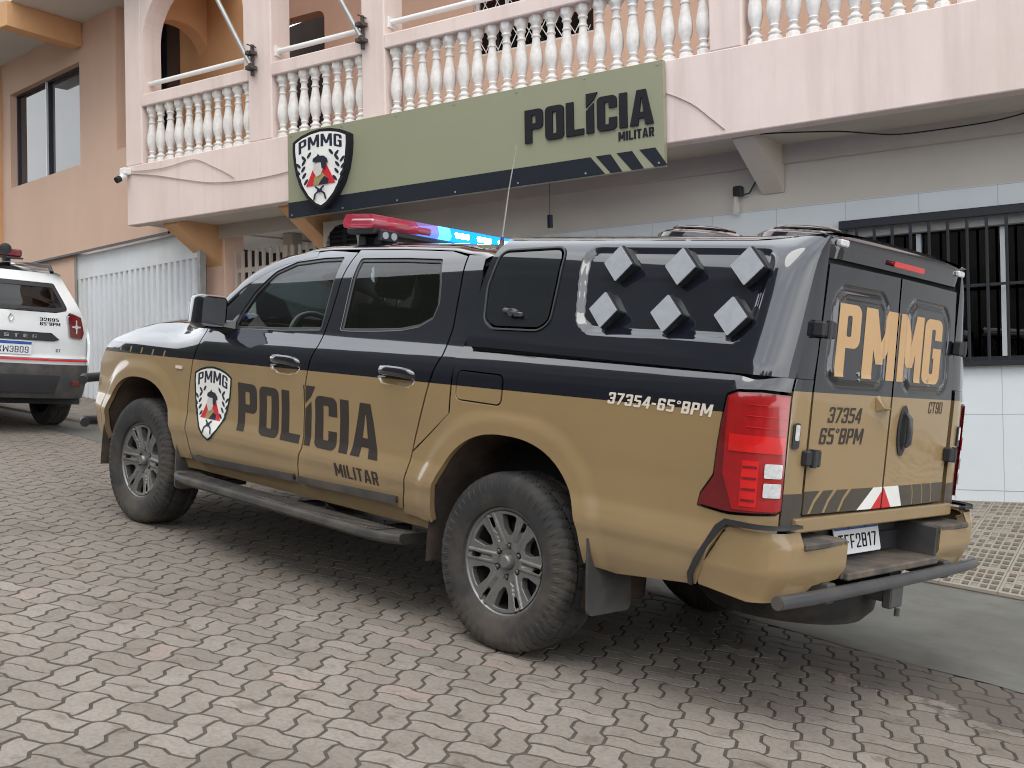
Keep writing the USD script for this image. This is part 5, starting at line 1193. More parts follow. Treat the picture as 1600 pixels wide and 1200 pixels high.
for s in (1, -1):
    mm = (lambda m: m) if s > 0 else mirror
    mr = obj(T, 'door_mirror', mm(cat(sh_, tip)), m_gloss_black, smooth=45)
    obj(mr, 'arm', mm(arm), m_plastic, smooth=30)
    g = extrude(rrect(-.076, -.08, .076, .08, .025), .004); v = g.vertices; gm = trimesh.Trimesh(np.stack([2.30 - .045 - v[:, 2], c_[1] + v[:, 0], c_[2] + v[:, 1]], 1), g.faces, process=False); gm.fix_normals()
    obj(mr, 'mirror_glass', mm(gm), m_mirror)
# ---------------------------------------------------------------- inside the cab
def seat(y0, y1, x, kind=0):
    s = thing('seat', parent=T); w = (y1 - y0); yc = (y0 + y1) / 2
    obj(s, 'cushion', box(x, x + .50, y0, y1, .78, .93, .05), m_seat)
    b = box(-.06, .06, y0, y1, 0, .58, .045); b.apply_transform(trimesh.transformations.rotation_matrix(-.28, [0, 1, 0])); b.apply_translation([x + .06, 0, .90]); obj(s, 'backrest', b, m_seat)
    n_ = 1 if kind == 0 else 2
    for yy in ([yc] if n_ == 1 else [yc - w / 4, yc + w / 4]):
        h = box(-.045, .045, -.13, .13, 0, .19, .04); h.apply_transform(trimesh.transformations.rotation_matrix(-.2, [0, 1, 0])); h.apply_translation([x - .145, yy, 1.50]); obj(s, 'headrest', h, m_seat)
        obj(s, 'headrest_post', cat(*[tube([(x - .10, yy + d, 1.38), (x - .14, yy + d, 1.52)], .007, 6) for d in (-.05, .05)]), m_chrome)
seat(.12, .64, 1.62); seat(-.64, -.12, 1.62); seat(-.66, .66, .72, 1)
obj(T, 'dashboard', box(2.30, 2.72, -.74, .74, .95, 1.27, .06), m_plastic)
sw_ = thing('steering_wheel', parent=T)
t = np.linspace(0, 2 * np.pi, 37); tilt = .45
rim_ = np.stack([.0 + .19 * np.sin(t) * math.sin(tilt), .19 * np.cos(t), .19 * np.sin(t) * math.cos(tilt)], 1) + [2.10, .38, 1.21]
obj(sw_, 'rim', tube(rim_, .016, 8), m_steel, smooth=60); obj(sw_, 'hub', box(2.09, 2.16, .31, .45, 1.15, 1.26, .03), m_plastic); obj(sw_, 'column', tube([(2.12, .38, 1.2), (2.4, .38, 1.08)], .035, 8), m_plastic)
obj(T, 'dash_cloth', trimesh.convex.convex_hull(np.array([(2.28, .02, 1.25), (2.50, -.05, 1.26), (2.30, -.42, 1.24), (2.42, -.36, 1.42), (2.36, -.22, 1.45), (2.30, .03, 1.27), (2.48, -.40, 1.26)])), m_paper)
obj(T, 'cab_rear_panel', cat(box(.50, .53, -.80, .80, .62, 1.33), box(.48, .50, -.68, .68, 1.33, 1.68)), m_gloss_black)
obj(T, 'cab_floor', box(.47, 2.9, -.82, .82, .50, .62), m_dark)
ub = thing('underbody', parent=T)
obj(ub, 'chassis_rail', cat(box(-1.15, 3.7, .38, .50, .42, .58), box(-1.15, 3.7, -.50, -.38, .42, .58), box(-1.15, 3.7, -.46, .46, .58, .66)), m_dark)
obj(ub, 'bed_floor', box(-1.15, .42, -.47, .47, .72, .76), m_dark); obj(ub, 'engine_block', box(2.7, 3.6, -.45, .45, .45, 1.0), m_dark)
obj(ub, 'rear_axle', tube([(0, -.7, RT), (0, -.15, RT), (0, 0, RT), (0, .15, RT), (0, .7, RT)], [.045, .05, .14, .05, .045], 10), m_liner)
obj(ub, 'spare_wheel', lathe([(.0, .43), (.22, .43), (.24, .40), (.33, .385), (.372, .43), (.380, .48), (.372, .56), (.0, .57)], 36), m_rubber, smooth=40, mtx=at(-.86, .0, -.085))
obj(ub, 'silencer', tube([(-.35, -.55, .46), (-.33, -.55, .46), (.3, -.55, .46), (.32, -.55, .46)], [.04, .09, .09, .04], 12), m_rust)
# ---------------------------------------------------------------- canopy, rear doors, bumper
CF = [(.315, 1.775), (.345, 1.70), (.352, 1.55), (.345, 1.42), (.33, 1.287)]
xs_c = np.linspace(.315, -1.42, 36)
csp = Polygon(CF[::-1] + [(x, float(can_top(max(x, -1.245)))) for x in xs_c] + [(-1.42, 1.287)])
CW1 = poly_round([(.272, 1.735), (-.085, 1.757), (-.108, 1.60), (-.128, 1.42), (-.075, 1.383), (.19, 1.375), (.262, 1.41), (.305, 1.56), (.295, 1.70)], .055)
CP2 = poly_round([(-.185, 1.757), (-1.115, 1.765), (-1.095, 1.64), (-1.09, 1.49), (-1.04, 1.405), (-.33, 1.395), (-.262, 1.44), (-.215, 1.61)], .06)
def recess(poly, surf, depth, w=.022):
    """surf with a shallow pressed panel following poly"""
    shapely.prepare(poly); ring = poly.exterior
    def f(u, v):
        b = surf(u, v); pts = shapely.points(u, v); d = shapely.distance(pts, ring); ins = shapely.contains(poly, pts)
        sd_ = np.where(ins, d, -d); b[:, 1] -= depth * ssteep(-w * .3, w, sd_); return b
    return f
CPAN = recess(CP2, CCORN, .020, .03)
can = patch(csp.difference(CW1), CPAN, -1, thick=.025, edge=.006, gu=.012, gv=.012)
cl, cr_ = both('canopy_side', can, m_gloss_black)
w1 = patch(CW1.buffer(-.004), CSIDE, -1, off=.004, thick=.02, edge=.012); obj(cl, 'side_hatch', w1, m_gl_hatch := pbr('hatch_glass_black', (.004, .0045, .006), .04, vary=.05, coat=1., coat_rough=.01)); obj(cr_, 'side_hatch', mirror(w1), m_gl_hatch)
hx_, hz_ = .085, 1.455; hy_ = float(SC(hx_, hz_))
lk = cat(tube([(hx_ + .06, hy_ + .012, hz_ + .008), (hx_ - .03, hy_ + .022, hz_)], .011, 8), tube([(hx_ + .01, hy_ - .005, hz_), (hx_ + .01, hy_ + .028, hz_)], .018, 12), box(hx_ - .055, hx_ - .01, hy_ + .01, hy_ + .03, hz_ - .018, hz_ + .004, .005))
obj(cl, 'hatch_latch', lk, m_steel); obj(cr_, 'hatch_latch', mirror(lk), m_steel)
seal = patch(CW1.buffer(.004).difference(CW1.buffer(-.006)), CSIDE, -1, off=.006, thick=.02, edge=.002); obj(cl, 'hatch_seal', seal, m_chrome if False else m_plastic); obj(cr_, 'hatch_seal', mirror(seal), m_plastic)
# diamond marker lamps
DL = [(-.420, 1.680), (-.726, 1.675), (-1.020, 1.684), (-.415, 1.488), (-.722, 1.489), (-1.010, 1.494)]
for s, par in ((1, cl), (-1, cr_)):
    for (x, z) in DL:
        y = float(SC(x, z)) + .004; nrm = np.array([.04, 1, .10]); nrm /= np.linalg.norm(nrm); e1 = np.array([1., 0, 0]); e1 -= nrm * (e1 @ nrm); e1 /= np.linalg.norm(e1); e2 = np.cross(e1, nrm); e2 *= np.sign(e2[2])
        fr_ = np.eye(4); fr_[:3, 0], fr_[:3, 1], fr_[:3, 2], fr_[:3, 3] = e1, e2, nrm, (x, y, z)
        # the box leans a little towards the rear so that its face looks level
        bx = box(-.053, .053, -.053, .053, -.06, .032, .004); bx.apply_transform(trimesh.transformations.rotation_matrix(math.pi / 4, [0, 0, 1])); bx.apply_transform(fr_)
        bk = extrude(rrect(-.057, -.057, .057, .057, .008), .010); bk.apply_transform(trimesh.transformations.rotation_matrix(math.pi / 4, [0, 0, 1])); bk.apply_translation([0, 0, .006]); bk.apply_transform(fr_)
        fc = extrude(rrect(-.0515, -.0515, .0515, .0515, .004), .004); fc.apply_transform(trimesh.transformations.rotation_matrix(math.pi / 4, [0, 0, 1])); fc.apply_translation([0, 0, .0305]); fc.apply_transform(fr_)
        mm = (lambda m: m) if s > 0 else mirror
        obj(par, 'marker_lamp', mm(cat(bx, bk)), m_iron, label='square marker lamp set as a diamond'); obj(par, 'marker_lens', mm(fc), m_lamp_face)
# canopy roof
def croof(x, q):
    xx = np.maximum(x, -1.245); zt = can_top(xx); ye = SC(xx, zt - .0) + .001; ye = np.where(x < CS0, np.minimum(ye, ye), ye)
    y = ye * np.sign(q) * np.sin(np.abs(q) * np.pi / 2) ** .9; z = zt + .055 * np.maximum(1 - (np.abs(y) / ye) ** 2.6, 0) ** .7 * np.clip((x + 1.30) / .25, .35, 1)
    return np.stack([x, y, z], -1)
Xc, Qc = np.meshgrid(np.linspace(.32, -1.243, 50), np.linspace(-1, 1, 49), indexing='ij')
rc_ = croof(Xc, Qc); rc_[..., 0] -= .0 * Qc
obj(T, 'canopy_roof', flip(grid_mesh(rc_)) if grid_mesh(rc_)[2][:, 2].mean() < 0 else grid_mesh(rc_), m_gloss_black)
fw_ = sbox(-.60, 1.30, .60, 1.80); 
obj(T, 'canopy_front', box(.30, .33, -.66, .66, 1.29, 1.80), m_gloss_black)
for i, (xv, yv) in enumerate(((-.34, .12), (-.86, .12))):
    vt = thing('roof_vent', parent=T)
    zb_ = 1.848
    obj(vt, 'base', lathe([(.0, 0), (.20, 0), (.21, .012), (.205, .03), (.18, .045), (.0, .05)], 32), m_gloss_black, smooth=40, mtx=at(xv, yv, zb_) )
    obj(vt, 'cap', lathe([(.0, .072), (.10, .072), (.135, .068), (.145, .060), (.14, .054), (.0, .05)], 32), m_gloss_black, smooth=40, mtx=at(xv, yv, zb_))
    obj(vt, 'vent_clip', box(xv - .23, xv - .20, yv - .02, yv + .02, zb_ + .01, zb_ + .035, .004), m_plastic)
# spoiler band over the doors
def RBAND(u, v): return np.stack([XR_(u) + .008 - .012 * np.clip((v - 1.74) / .06, 0, 1) + .03 * np.clip((v - 1.815) / .045, 0, 1) ** 2 + .05 * np.clip((np.abs(u) - .53) / .10, 0, 1) ** 2, u, v], 1)
rbz = lambda y: 1.828 + .035 * (1 - (abs(y) / .6) ** 2.6)
rb = Polygon([(-.625, 1.742), (.625, 1.742)] + [(y, rbz(y) if abs(y) < .6 else 1.80) for y in np.linspace(.625, -.625, 30)])
obj(T, 'canopy_rear_band', patch(rb, RBAND, -1, thick=.03, edge=.006), m_gloss_black)
ccp = Polygon([(CS0 - .30, 1.29), (CS0 - .30, 1.80), (CS0 - .05, 1.80), (CS0 - .05, 1.29)])
# rear doors
DG = .0045
D_L = Polygon([(.0, .785), (.632, .785), (.636, 1.25), (.592, 1.735), (0, 1.738)]); D_R = aff.scale(D_L, -1, 1, origin=(0, 0))
P_L = poly_round([(.10, 1.300), (.15, 1.277), (.47, 1.277), (.530, 1.30), (.545, 1.34), (.525, 1.60), (.47, 1.645), (.15, 1.648), (.095, 1.60)], .05)
P_R = aff.scale(P_L, -1, 1, origin=(0, 0))
def RPAN(u, v):
    b = REAR(u, v); pts = shapely.points(u, v); w = .03
    for q in (P_L, P_R):
        d = shapely.distance(pts, q.exterior); ins = shapely.contains(q, pts); sd_ = np.where(ins, d, -d)
        b[:, 0] += .007 * np.exp(-(sd_ / .011) ** 2) - .004 * np.exp(-((sd_ - .028) / .012) ** 2)
    b[:, 0] += .006 * np.exp(-((v - 1.02) / .13) ** 2) * np.exp(-((np.abs(u) - .33) / .2) ** 2) * .6
    return b
dl = obj(T, 'canopy_door', patch(D_L, RPAN, -1, thick=.03, edge=.005, gap=DG / 2, gu=.015, gv=.012), m_rear)
dr = obj(T, 'canopy_door', patch(D_R, RPAN, -1, thick=.03, edge=.005, gap=DG / 2, gu=.015, gv=.012), m_rear)
obj(T, 'door_backing', box(-1.21, -1.19, -.65, .65, .74, 1.76), m_dark)
obj(T, 'upper_pillar', patch(sbox(-1.42, 1.30, -1.385, 1.31), CCORN, -1, thick=.001, edge=0), m_gloss_black)
def on_rear(g, parent, name, mat, clip, off=.0014):
    g = g.intersection(clip.buffer(-.006)) if clip is not None else g
    if not g.is_empty: obj(parent, name, patch(g, RPAN, -1, off=off, thick=.0006, edge=0, gu=.015, gv=.012), mat)
def rear_text(s, y_left, z0, hgt, width, shear=0., **k):
    g = text(s, hgt, width=width, **k); g = aff.affine_transform(g, [1, shear, 0, 1, 0, 0]); return aff.affine_transform(g, [-1, 0, 0, 1, y_left, z0])
pm = [('P', .503, .180), ('M', .288, .292), ('M', -.022, .226), ('G', -.264, .188)]
for ch, yl, wd in pm:
    g = rear_text(ch, yl, 1.312, .278, wd, shear=.02, w=.5 if ch != 'M' else .5, t=.20 if ch != 'M' else .20, h=.155, gap=0)
    for par, cp in ((dl, D_L), (dr, D_R)): on_rear(g, par, 'large_letter', m_letter_tan, cp)
on_rear(rear_text('37354', .512, 1.136, .060, .255, shear=.20, w=.5, t=.14, h=.14, gap=.10), dl, 'fleet_number', m_letter_brown, D_L)
on_rear(rear_text('65°BPM', .560, 1.054, .062, .335, shear=.16, w=.5, t=.15, h=.14, gap=.10), dl, 'unit_number', m_letter_brown, D_L)
on_rear(rear_text('CT90', -.376, 1.186, .050, .15, shear=.10, w=.5, t=.12, h=.12, gap=.12), dr, 'small_number', m_letter_brown, D_R)
zb0, zb1 = .790, .878
band = sbox(-.632, zb0, .632, zb1); cuts = []
for y in (.545, .44, .325): cuts.append(LineString([(y + .045, zb0 - .01), (y + .005, zb0 + .05), (y - .055, zb1 + .01)]).buffer(.009))
for y in (-.295, -.40, -.50): cuts.append(LineString([(y - .01, zb0 - .01), (y - .005, zb0 + .05), (y + .012, zb1 + .01)]).buffer(.006))
wht = Polygon([(.215, zb0), (.085, zb1), (-.145, zb1), (-.195, zb0)]); redt = Polygon([(.092, zb0), (-.010, .875), (-.090, zb0)])
band = band.difference(unary_union(cuts)).difference(wht)
for par, cp in ((dl, D_L), (dr, D_R)):
    on_rear(band, par, 'livery_band', m_band_brown, cp); on_rear(wht.difference(redt), par, 'white_wedge', m_white_v, cp); on_rear(redt, par, 'red_wedge', m_red_v, cp)
# hinges, handle, marker lamps, lights
for s, par in ((1, dl), (-1, dr)):
    mm = (lambda m: m) if s > 0 else mirror
    for z in (1.48, 1.005):
        yy = .612 if z > 1.3 else .628
        hg = cat(box(-1.278, -1.240, yy - .035, yy + .005, z - .032, z + .032, .006), tube([(-1.272, yy + .012, z - .034), (-1.272, yy + .012, z + .034)], .012, 10), box(-1.272, -1.225, yy + .018, yy + .055, z - .028, z + .028, .006))
        obj(par, 'hinge', mm(hg), m_plastic)
    lz = 1.085
    bk = patch(rrect(-1.372, lz - .052, -1.335, lz + .052, .015), CORNER, -1, off=.008, thick=.01, edge=.004); ln = patch(rrect(-1.366, lz - .02, -1.342, lz + .044, .008), CORNER, -1, off=.011, thick=.004, edge=.003)
    obj(par, 'corner_lamp', mm(bk), m_plastic); obj(par, 'corner_lens', mm(ln), m_clearlamp)
    cz = 1.806; cm = box(-1.262, -1.235, .515, .575, cz - .013, cz + .013, .005); obj(T, 'clearance_lamp', mm(cm), m_clearlamp, smooth=False)
    ks = Point(.31 if s > 0 else .33, 1.328).buffer(.010).union(Point(.31 if s > 0 else .33, 1.305).buffer(.006)); 
    obj(par, 'lock_barrel', mm(patch(ks, RPAN, -1, off=.004, thick=.004, edge=.001, gu=.015, gv=.012)), m_chrome)
el = lambda cx, cz, a, b: aff.scale(Point(cx, cz).buffer(1, quad_segs=12), a, b, origin=(cx, cz))
def ov(a, b, off, th, mat, name): obj(dr, name, patch(el(-.126, 1.11, a, b), REAR, -1, off=off, thick=th, edge=.006, gu=.015, gv=.012), mat)
ov(.056, .112, .006, .01, m_plastic, 'handle_plate'); ov(.030, .085, .0075, .004, m_dark, 'handle_recess')
obj(dr, 'handle', tube([(-1.270, -.126, 1.045), (-1.282, -.126, 1.06), (-1.284, -.126, 1.11), (-1.280, -.126, 1.16), (-1.266, -.126, 1.18)], [.010, .014, .014, .013, .009], 10), m_steel, smooth=40)
hh = trimesh.convex.convex_hull(np.array([(-1.25, .145, 1.245), (-1.25, .03, 1.20), (-1.25, .14, 1.185), (-1.29, .085, 1.20), (-1.285, .13, 1.20), (-1.258, .13, 1.25), (-1.26, .035, 1.192), (-1.288, .07, 1.196)])); obj(dl, 'pull_grip', hh, m_tan)
bl_ = aff.scale(rrect(-.15, 1.760, .15, 1.797, .014), 1, 1); obj(T, 'brake_lamp', patch(bl_, RBAND, -1, off=.020, thick=.02, edge=.008), m_redlamp_bright)
obj(T, 'tail_sill', box(-1.262, -1.05, -.70, .70, .728, .782, .006), m_tan)
# ---- rear bumper
BX0 = -1.335
def BUMP(u, v):
    """u: along the bumper from the side (u = x) round the corner to the rear (y decreasing)"""
    s0, R = -1.19, .13; L = R * 1.5
    t = np.clip((s0 - u) / L, 0, 1); a = t * np.pi / 2; side = u >= s0
    yo = .925 - .02 * np.clip((.60 - v) / .1, 0, 1) * 1.5
    x = np.where(side, u, s0 - R * np.sin(a)); y = np.where(side, yo, yo - R * (1 - np.cos(a)))
    ex = np.maximum(s0 - L - u, 0); y = y - ex; x = x - .015 * np.clip(ex / .3, 0, 1) + .028 * np.clip((v - .70) / .06, 0, 1) * (~side) * t + .05 * np.clip((.60 - v) / .1, 0, 1) * t
    return np.stack([x, y, v], 1)
ue = lambda y: -1.385 - (.795 - y)          # u of a point y on the rear face
capo = Polygon([(-.985, .540), (-1.09, .722), (-1.12, .752), (ue(.735), .752), (ue(.735), .702), (ue(.42), .702), (ue(.42), .545), (ue(.62), .528), (ue(.66), .492), (-1.20, .478), (-.99, .500)])
both('bumper_cap', patch(capo, BUMP, -1, thick=.04, edge=.008), m_tan)
both('bumper_trim', patch(Polygon([(-.956, .50), (-.956, .55), (-1.066, .745), (-1.105, .776), (ue(.735), .776), (ue(.735), .748), (-1.12, .748), (-1.092, .724), (-.984, .542), (-.984, .50)]), BUMP, -1, off=.015, thick=.03, edge=.004), m_plastic)
both('bumper_step', box(-1.335, -1.12, .43, .74, .680, .706, .006), m_tread_plate)
both('bumper_cheek', box(-1.325, -1.13, .415, .435, .55, .70, .004), m_plastic_dusty)
obj(T, 'bumper_tray', box(-1.345, -1.13, -.414, .414, .545, .575, .006), m_tread_plate)
obj(T, 'bumper_back', box(-1.135, -1.12, -.44, .44, .56, .72), m_plastic)
tbm = obj(T, 'bumper_tube', tube([(-1.318, .88, .505), (-1.338, .70, .507), (-1.350, .35, .51), (-1.353, 0, .51), (-1.350, -.35, .51), (-1.338, -.70, .507), (-1.318, -.88, .505)], .026, 18), m_steel, smooth=40)
both('tube_cap', tube([(-1.318, .8795, .505), (-1.318, .884, .505)], .025, 18), m_plastic_dusty)
both('tube_bracket', box(-1.34, -1.16, .5, .56, .47, .545, .005), m_steel)
obj(T, 'tow_hitch', cat(box(-1.33, -1.1, -.04, .04, .42, .48, .006), box(-1.36, -1.32, -.055, .055, .40, .50, .006), tube([(-1.365, 0, .40), (-1.365, 0, .37)], .012, 8)), m_steel)
# plate
pf = np.eye(4); lean = math.radians(14)
pt = thing('number_plate', parent=T)
def PLT(m, dx=0.):
    v = np.array(m.vertices if not isinstance(m, tuple) else m[0]); X = -1.150 - v[:, 2] * math.cos(lean) - dx; 
    out_ = np.stack([-1.160 - v[:, 2] + (v[:, 1]) * math.sin(lean) * 1.0, -v[:, 0], .655 + v[:, 1] * math.cos(lean)], 1)
    r = trimesh.Trimesh(out_, m.faces, process=False); r.fix_normals(); return r
obj(pt, 'plate', PLT(extrude(rrect(-.20, -.065, .20, .065, .012), .004)), m_plate)
obj(pt, 'blue_strip', PLT(extrude(rrect(-.196, .034, .196, .061, .006), .0012, .0042)), m_plate_blue)
tx = text('TFF2B17', .058, width=.335, w=.5, t=.13, h=.11, gap=.16); obj(pt, 'plate_lettering', PLT(extrude(aff.translate(tx, -.167, -.043), .0012, .0042)), m_black_v)
obj(pt, 'plate_bolt', PLT(cat(*[extrude(Point(x, .047).buffer(.008), .004, .0052) for x in (-.075, .075)])), m_dark)
# ---- light bar, antenna
lb = thing('light_bar', parent=T)
LX0, LX1, LZ0, LZ1, LH = 1.46, 1.74, 1.866, 1.940, .56
def bar_seg(y0, y1, k=.0, z0=LZ0, z1=LZ1):
    p = Polygon([(LX0 + .02, z0), (LX1 - .02, z0), (LX1 - .005 - k, z0 + .025), (LX1 - .03 - k, z1), (LX0 + .03 + k, z1), (LX0 + .005 + k, z0 + .025)]).buffer(-.006).buffer(.006, quad_segs=3)
    m = extrude(p, y1 - y0); v = m.vertices; m = trimesh.Trimesh(np.stack([v[:, 0], v[:, 2] + y0, v[:, 1]], 1), m.faces, process=False); m.fix_normals(); return m
obj(lb, 'base', box(LX0 + .02, LX1 - .02, -LH + .02, LH - .02, LZ0 - .03, LZ0 - .001, .006), m_plastic)
for y0, y1 in ((.40, LH), (.24, .397), (.08, .237)): obj(lb, 'red_lens', bar_seg(y0, y1), m_bar_red)
for y0, y1 in ((.42, .54), (.26, .38), (.10, .22)): obj(lb, 'reflector', box(LX0 + .045, LX1 - .045, y0, y1, LZ0 + .012, LZ1 - .022, .01), m_chrome)
obj(lb, 'centre_section', bar_seg(-.015, .077), m_bar_blue_lens)
for y0, y1 in ((-.19, -.018), (-.37, -.193), (-LH, -.373)): obj(lb, 'blue_lens', bar_seg(y0, y1), m_bar_blue)
for y0, y1 in ((-.155, -.045), (-.335, -.225), (-.51, -.40)): obj(lb, 'lamp_core', box(LX0 - .003, LX0 + .02, y0, y1, LZ0 + .022, LZ1 - .022, .006), m_bar_blue_hot)
for y in (.42, -.42): obj(lb, 'foot', cat(box(1.50, 1.56, y - .05, y + .05, 1.765, LZ0 - .03, .006), box(1.64, 1.70, y - .05, y + .05, 1.765, LZ0 - .03, .006)), m_iron)
obj(lb, 'side_lamp', cat(box(1.445, 1.475, .40, .52, 1.80, 1.862, .005)), m_iron); obj(lb, 'side_lamp_face', cat(*[tube([(1.445, y, 1.832), (1.441, y, 1.832)], .020, 12) for y in (.43, .49)]), m_lamp_face)
an = thing('antenna', parent=T); obj(an, 'mount', lathe([(.028, 0), (.026, .012), (.012, .03), (.008, .06)], 14), m_plastic, smooth=40, mtx=at(.53, .53, 1.762)); obj(an, 'whip', tube([(.53, .53, 1.82), (.515, .53, 2.05), (.49, .53, 2.26)], [.0045, .003, .0022], 6), m_zinc)
# ---------------------------------------------------------------- white patrol car parked further up the street (local: x forward, y left, origin under the rear axle)
V_ = thing('patrol_suv', 'white patrol car with red stripe parked ahead, its rear cut by the frame', 'car', mat=street_at(8.36, -.14, 0))
def S2(x, z):
    x, z = np.asarray(x, float), np.asarray(z, float)
    lo = pchip([.20, .32, .42, .60, .80, .95, 1.05, 1.12, 1.20, 1.55, 1.70], [.80, .845, .865, .885, .900, .893, .875, .845, .795, .625, .53])(z)
    t = np.clip((-.30 - x) / .55, 0, 1)
    return lo - .10 * t ** 2.2 - .05 * np.clip((x - 2.9) / .5, 0, 1) ** 2
SIDE2 = lambda u, v: np.stack([u, S2(u, v), v], 1)
xr2 = pchip([.30, .42, .55, .72, .78, .95, 1.08, 1.20, 1.45, 1.56], [-.74, -.80, -.815, -.80, -.765, -.755, -.735, -.70, -.50, -.42])
def REAR2(u, v):
    return np.stack([xr2(v) + .14 * (np.abs(u) / .80) ** 3.2, u, v], 1)
ysil = lambda z: float(S2(xr2(z) + .16, z)) - .005
def rear_region(z0, z1, n=14):
    zs_ = np.linspace(z0, z1, n); return Polygon([(ysil(z), z) for z in zs_] + [(-ysil(z), z) for z in zs_[::-1]])
R2 = lambda g, off=0., **k: patch(g, REAR2, -1, off=off, **{**dict(thick=.02, edge=.005, gu=.03, gv=.02), **k})
win2 = poly_round([(.60, 1.215), (.52, 1.475), (-.52, 1.475), (-.60, 1.215), (-.46, 1.185), (.46, 1.185)], .03)
tg = rear_region(.735, 1.575).difference(win2)
lampz = [poly_round([(s * .60, .94), (s * .575, 1.15), (s * .62, 1.195), (s * .75, 1.16), (s * .79, 1.0), (s * .76, .93)], .02) for s in (1, -1)]
for l in lampz: tg = tg.difference(l.buffer(.002))
tail = obj(V_, 'tailgate', R2(tg, thick=.04), m_suv_white)
obj(tail, 'rear_window', R2(win2.buffer(.004), off=-.004, thick=0, edge=0), m_gl_dark); obj(tail, 'window_border', R2(win2.difference(win2.buffer(-.045)), off=.001, thick=.004, edge=.002), m_plastic)
for l in lampz:
    lp = obj(V_, 'tail_lamp', R2(l, off=.015, edge=.012), m_redlamp_dark); c = l.centroid
    star = unary_union([LineString([(c.x - .045, c.y), (c.x + .045, c.y)]).buffer(.009), LineString([(c.x, c.y - .06), (c.x, c.y + .06)]).buffer(.009), Point(c.x, c.y).buffer(.022)]); obj(lp, 'lamp_star', R2(star, off=.0175, thick=.002, edge=.001), m_clearlamp)
obj(V_, 'rear_body', R2(rear_region(.34, 1.17), off=-.015, thick=0, edge=0), m_suv_white)
obj(V_, 'bumper', R2(rear_region(.33, .70), off=.012, edge=.02, thick=.05), m_plastic_dusty)
obj(V_, 'red_stripe', R2(rear_region(.705, .735, 3).buffer(-.004), off=.006, thick=.004, edge=.002), m_red_v)
obj(V_, 'bumper_plate', R2(poly_round([(-.45, .40), (.45, .40), (.50, .58), (-.50, .58)], .02), off=.024, thick=.01, edge=.006), m_plastic)
for s in (1, -1): obj(V_, 'reflector', R2(rrect(*((s * .74, .47, s * .62, .53) if s < 0 else (.62, .47, .74, .53)), .015), off=.02, thick=.01, edge=.004), m_redlamp_dark)
obj(tail, 'trim_bar', R2(Polygon([(.50, .92), (.40, .99), (-.40, .99), (-.50, .92), (-.42, .90), (.42, .90)]), off=.012, thick=.014, edge=.005), m_plastic)
wd_ = aff.affine_transform(text('DUSTER', .030, width=.50, w=.5, t=.13, h=.13, gap=.55), [-1, 0, 0, 1, .25, .930]); obj(tail, 'trim_lettering', R2(wd_, off=.0145, thick=.001, edge=0), m_chrome)
dm = Polygon([(0, 1.055), (.036, 1.108), (0, 1.161), (-.036, 1.108)]); obj(tail, 'maker_emblem', R2(dm.difference(aff.scale(dm, .45, .5)), off=.008, thick=.008, edge=.004, gu=.01, gv=.01), m_chrome)
for s_, z0, nm in (('32695', 1.098, 'fleet_number'), ('65°BPM', 1.056, 'unit_number')):
    g = aff.affine_transform(text(s_, .032, width=.20 if '°' not in s_ else .215, w=.5, t=.17, h=.15, gap=.10), [-1, 0, 0, 1, -.285, z0]); obj(tail, nm, R2(g, off=.0015, thick=.0005, edge=0), m_black_v)
g = aff.affine_transform(text('CT', .03, width=.05, w=.5, t=.2, h=.15, gap=.1), [-1, 0, 0, 1, -.46, .80]); obj(tail, 'small_number', R2(g, off=.0015, thick=.0005, edge=0), m_steel)
pl2 = thing('number_plate', parent=V_)
obj(pl2, 'plate', box(-.785, -.775, -.20, .20, .765, .895, .002), m_plate); obj(pl2, 'blue_strip', box(-.7862, -.7851, -.196, .196, .862, .891), m_plate_blue)
g = text('NXW3B09', .060, width=.34, w=.5, t=.12, h=.11, gap=.16); m = extrude(g, .001); v = m.vertices; m = trimesh.Trimesh(np.stack([-.7852 - v[:, 2], .17 - v[:, 0], .782 + v[:, 1]], 1), m.faces, process=False); m.fix_normals(); obj(pl2, 'plate_lettering', m, m_navy_v)
obj(tail, 'wiper', tube([(-.735, .02, 1.20), (-.735, -.15, 1.205), (-.742, -.36, 1.197)], .009, 6), m_plastic)
# sides, roof, glass
arch2 = unary_union([Point(0, .34).buffer(.39), Point(2.67, .34).buffer(.39)])
sd2 = Polygon([(-.62, .30), (3.0, .26), (3.35, .34), (3.38, .80), (3.2, .95), (2.3, 1.04), (-.56, 1.10), (-.64, .9), (-.66, .7)]).difference(arch2)
both_ = lambda name, m, mat: (obj(V_, name, m, mat), obj(V_, name, mirror(m), mat))
both_('side_panel', patch(sd2, SIDE2, -1, thick=.03, edge=.006, gu=.03, gv=.025), m_suv_white)
gh2 = Polygon([(-.56, 1.105), (2.25, 1.045), (1.35, 1.52), (-.30, 1.56)])
wn2 = poly_round([(-.05, 1.14), (1.9, 1.11), (1.28, 1.47), (.02, 1.49)], .03)
both_('greenhouse', patch(gh2.difference(wn2), SIDE2, -1, thick=.02, edge=.004), m_suv_white)
both_('side_window', patch(wn2.buffer(.005), SIDE2, -1, off=-.006, thick=0, edge=0), m_gl_dark)
xq, vq = np.meshgrid(np.linspace(-.42, 1.38, 20), np.linspace(-1, 1, 31), indexing='ij')
ze2 = np.interp(xq, [-.42, -.3, .3, 1.38], [1.555, 1.565, 1.575, 1.52]); ye2 = S2(xq, ze2)
rf2 = np.stack([xq, ye2 * vq, ze2 + .085 * np.maximum(1 - np.abs(vq) ** 2.6, 0) ** .8], -1); r2 = grid_mesh(rf2); obj(V_, 'roof', r2 if r2[2][:, 2].mean() > 0 else flip(r2), m_suv_white)
wq, tq = np.meshgrid(np.linspace(-1, 1, 15), np.linspace(0, 1, 6), indexing='ij')
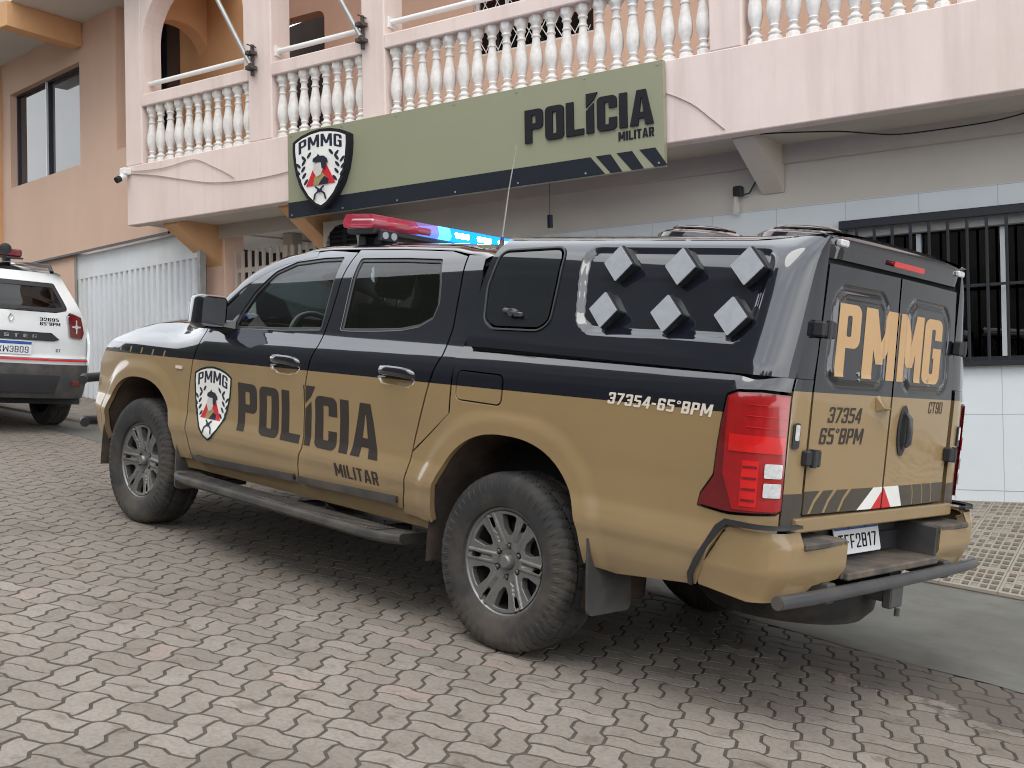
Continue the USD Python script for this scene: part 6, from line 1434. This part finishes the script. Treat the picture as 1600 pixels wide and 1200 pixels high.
obj(V_, 'windscreen', flip(grid_mesh(np.stack([1.38 + .95 * tq + .12 * (1 - wq ** 2), wq * (.625 + .17 * tq), 1.52 - .47 * tq + .07 * (1 - wq ** 2)], -1))), m_gl_dark)
hq, sq = np.meshgrid(np.linspace(2.28, 3.38, 12), np.linspace(-1, 1, 15), indexing='ij')
obj(V_, 'hood', flip(grid_mesh(np.stack([hq, sq * S2(hq, np.full_like(hq, .93)), 1.04 - .09 * ((hq - 2.28) / 1.1) ** 2 + .06 * (1 - np.abs(sq) ** 2.5) - .0 * hq], -1))), m_suv_white)
obj(V_, 'front_bumper', box(3.2, 3.42, -.78, .78, .30, .85, .06), m_plastic_dusty)
for s in (1, -1): obj(V_, 'roof_rail', tube([(-.30, s * .56, 1.585), (-.22, s * .565, 1.645), (.3, s * .57, 1.66), (1.0, s * .565, 1.64), (1.15, s * .56, 1.575)], .02, 8), m_plastic, smooth=40)
obj(V_, 'floor_pan', box(-.66, 3.3, -.78, .78, .28, .5), m_dark)
ty2 = tyre_mesh(.335, .215, .20)
for x in (0, 2.67):
    for s in (1, -1):
        w2 = thing('wheel', parent=V_, mat=at(x, s * .775, .334))
        obj(w2, 'tyre', ty2 if s > 0 else mirror(ty2), m_rubber); fl_ = lathe([(.0, -.07), (.16, -.075), (.195, -.09), (.205, -.09), (.205, .05)], 40, axis='y'); obj(w2, 'rim', mirror_fix(fl_) if s > 0 else mirror(mirror_fix(fl_)), m_alloy, smooth=40)
lb2 = thing('light_bar', parent=V_)
obj(lb2, 'base', box(.30, .55, -.52, .52, 1.70, 1.72, .005), m_plastic); obj(lb2, 'red_lens', box(.31, .54, .02, .51, 1.721, 1.80, .015), m_redlamp_dark); obj(lb2, 'red_lens', box(.31, .54, -.51, -.02, 1.721, 1.80, .015), m_redlamp_dark)
obj(lb2, 'foot', cat(box(.38, .46, -.42, -.36, 1.62, 1.70), box(.38, .46, .36, .42, 1.62, 1.70)), m_iron)
obj(V_, 'rear_spotlight', cat(sph((-.10, -.16, 1.775), .06, 2), tube([(-.10, -.16, 1.65), (-.10, -.16, 1.74)], .014, 8)), m_dark, smooth=40)
obj(V_, 'door_mirror', cat(box(1.75, 1.87, -1.03, -.86, 1.02, 1.17, .04), box(1.78, 1.84, -.90, -.80, 1.03, 1.07)), m_plastic)
obj(V_, 'cabin', cat(box(.1, .25, -.6, .6, .7, 1.25, .05), box(1.0, 1.12, -.6, -.08, .7, 1.3, .05), box(1.0, 1.12, .08, .6, .7, 1.3, .05)), m_seat)
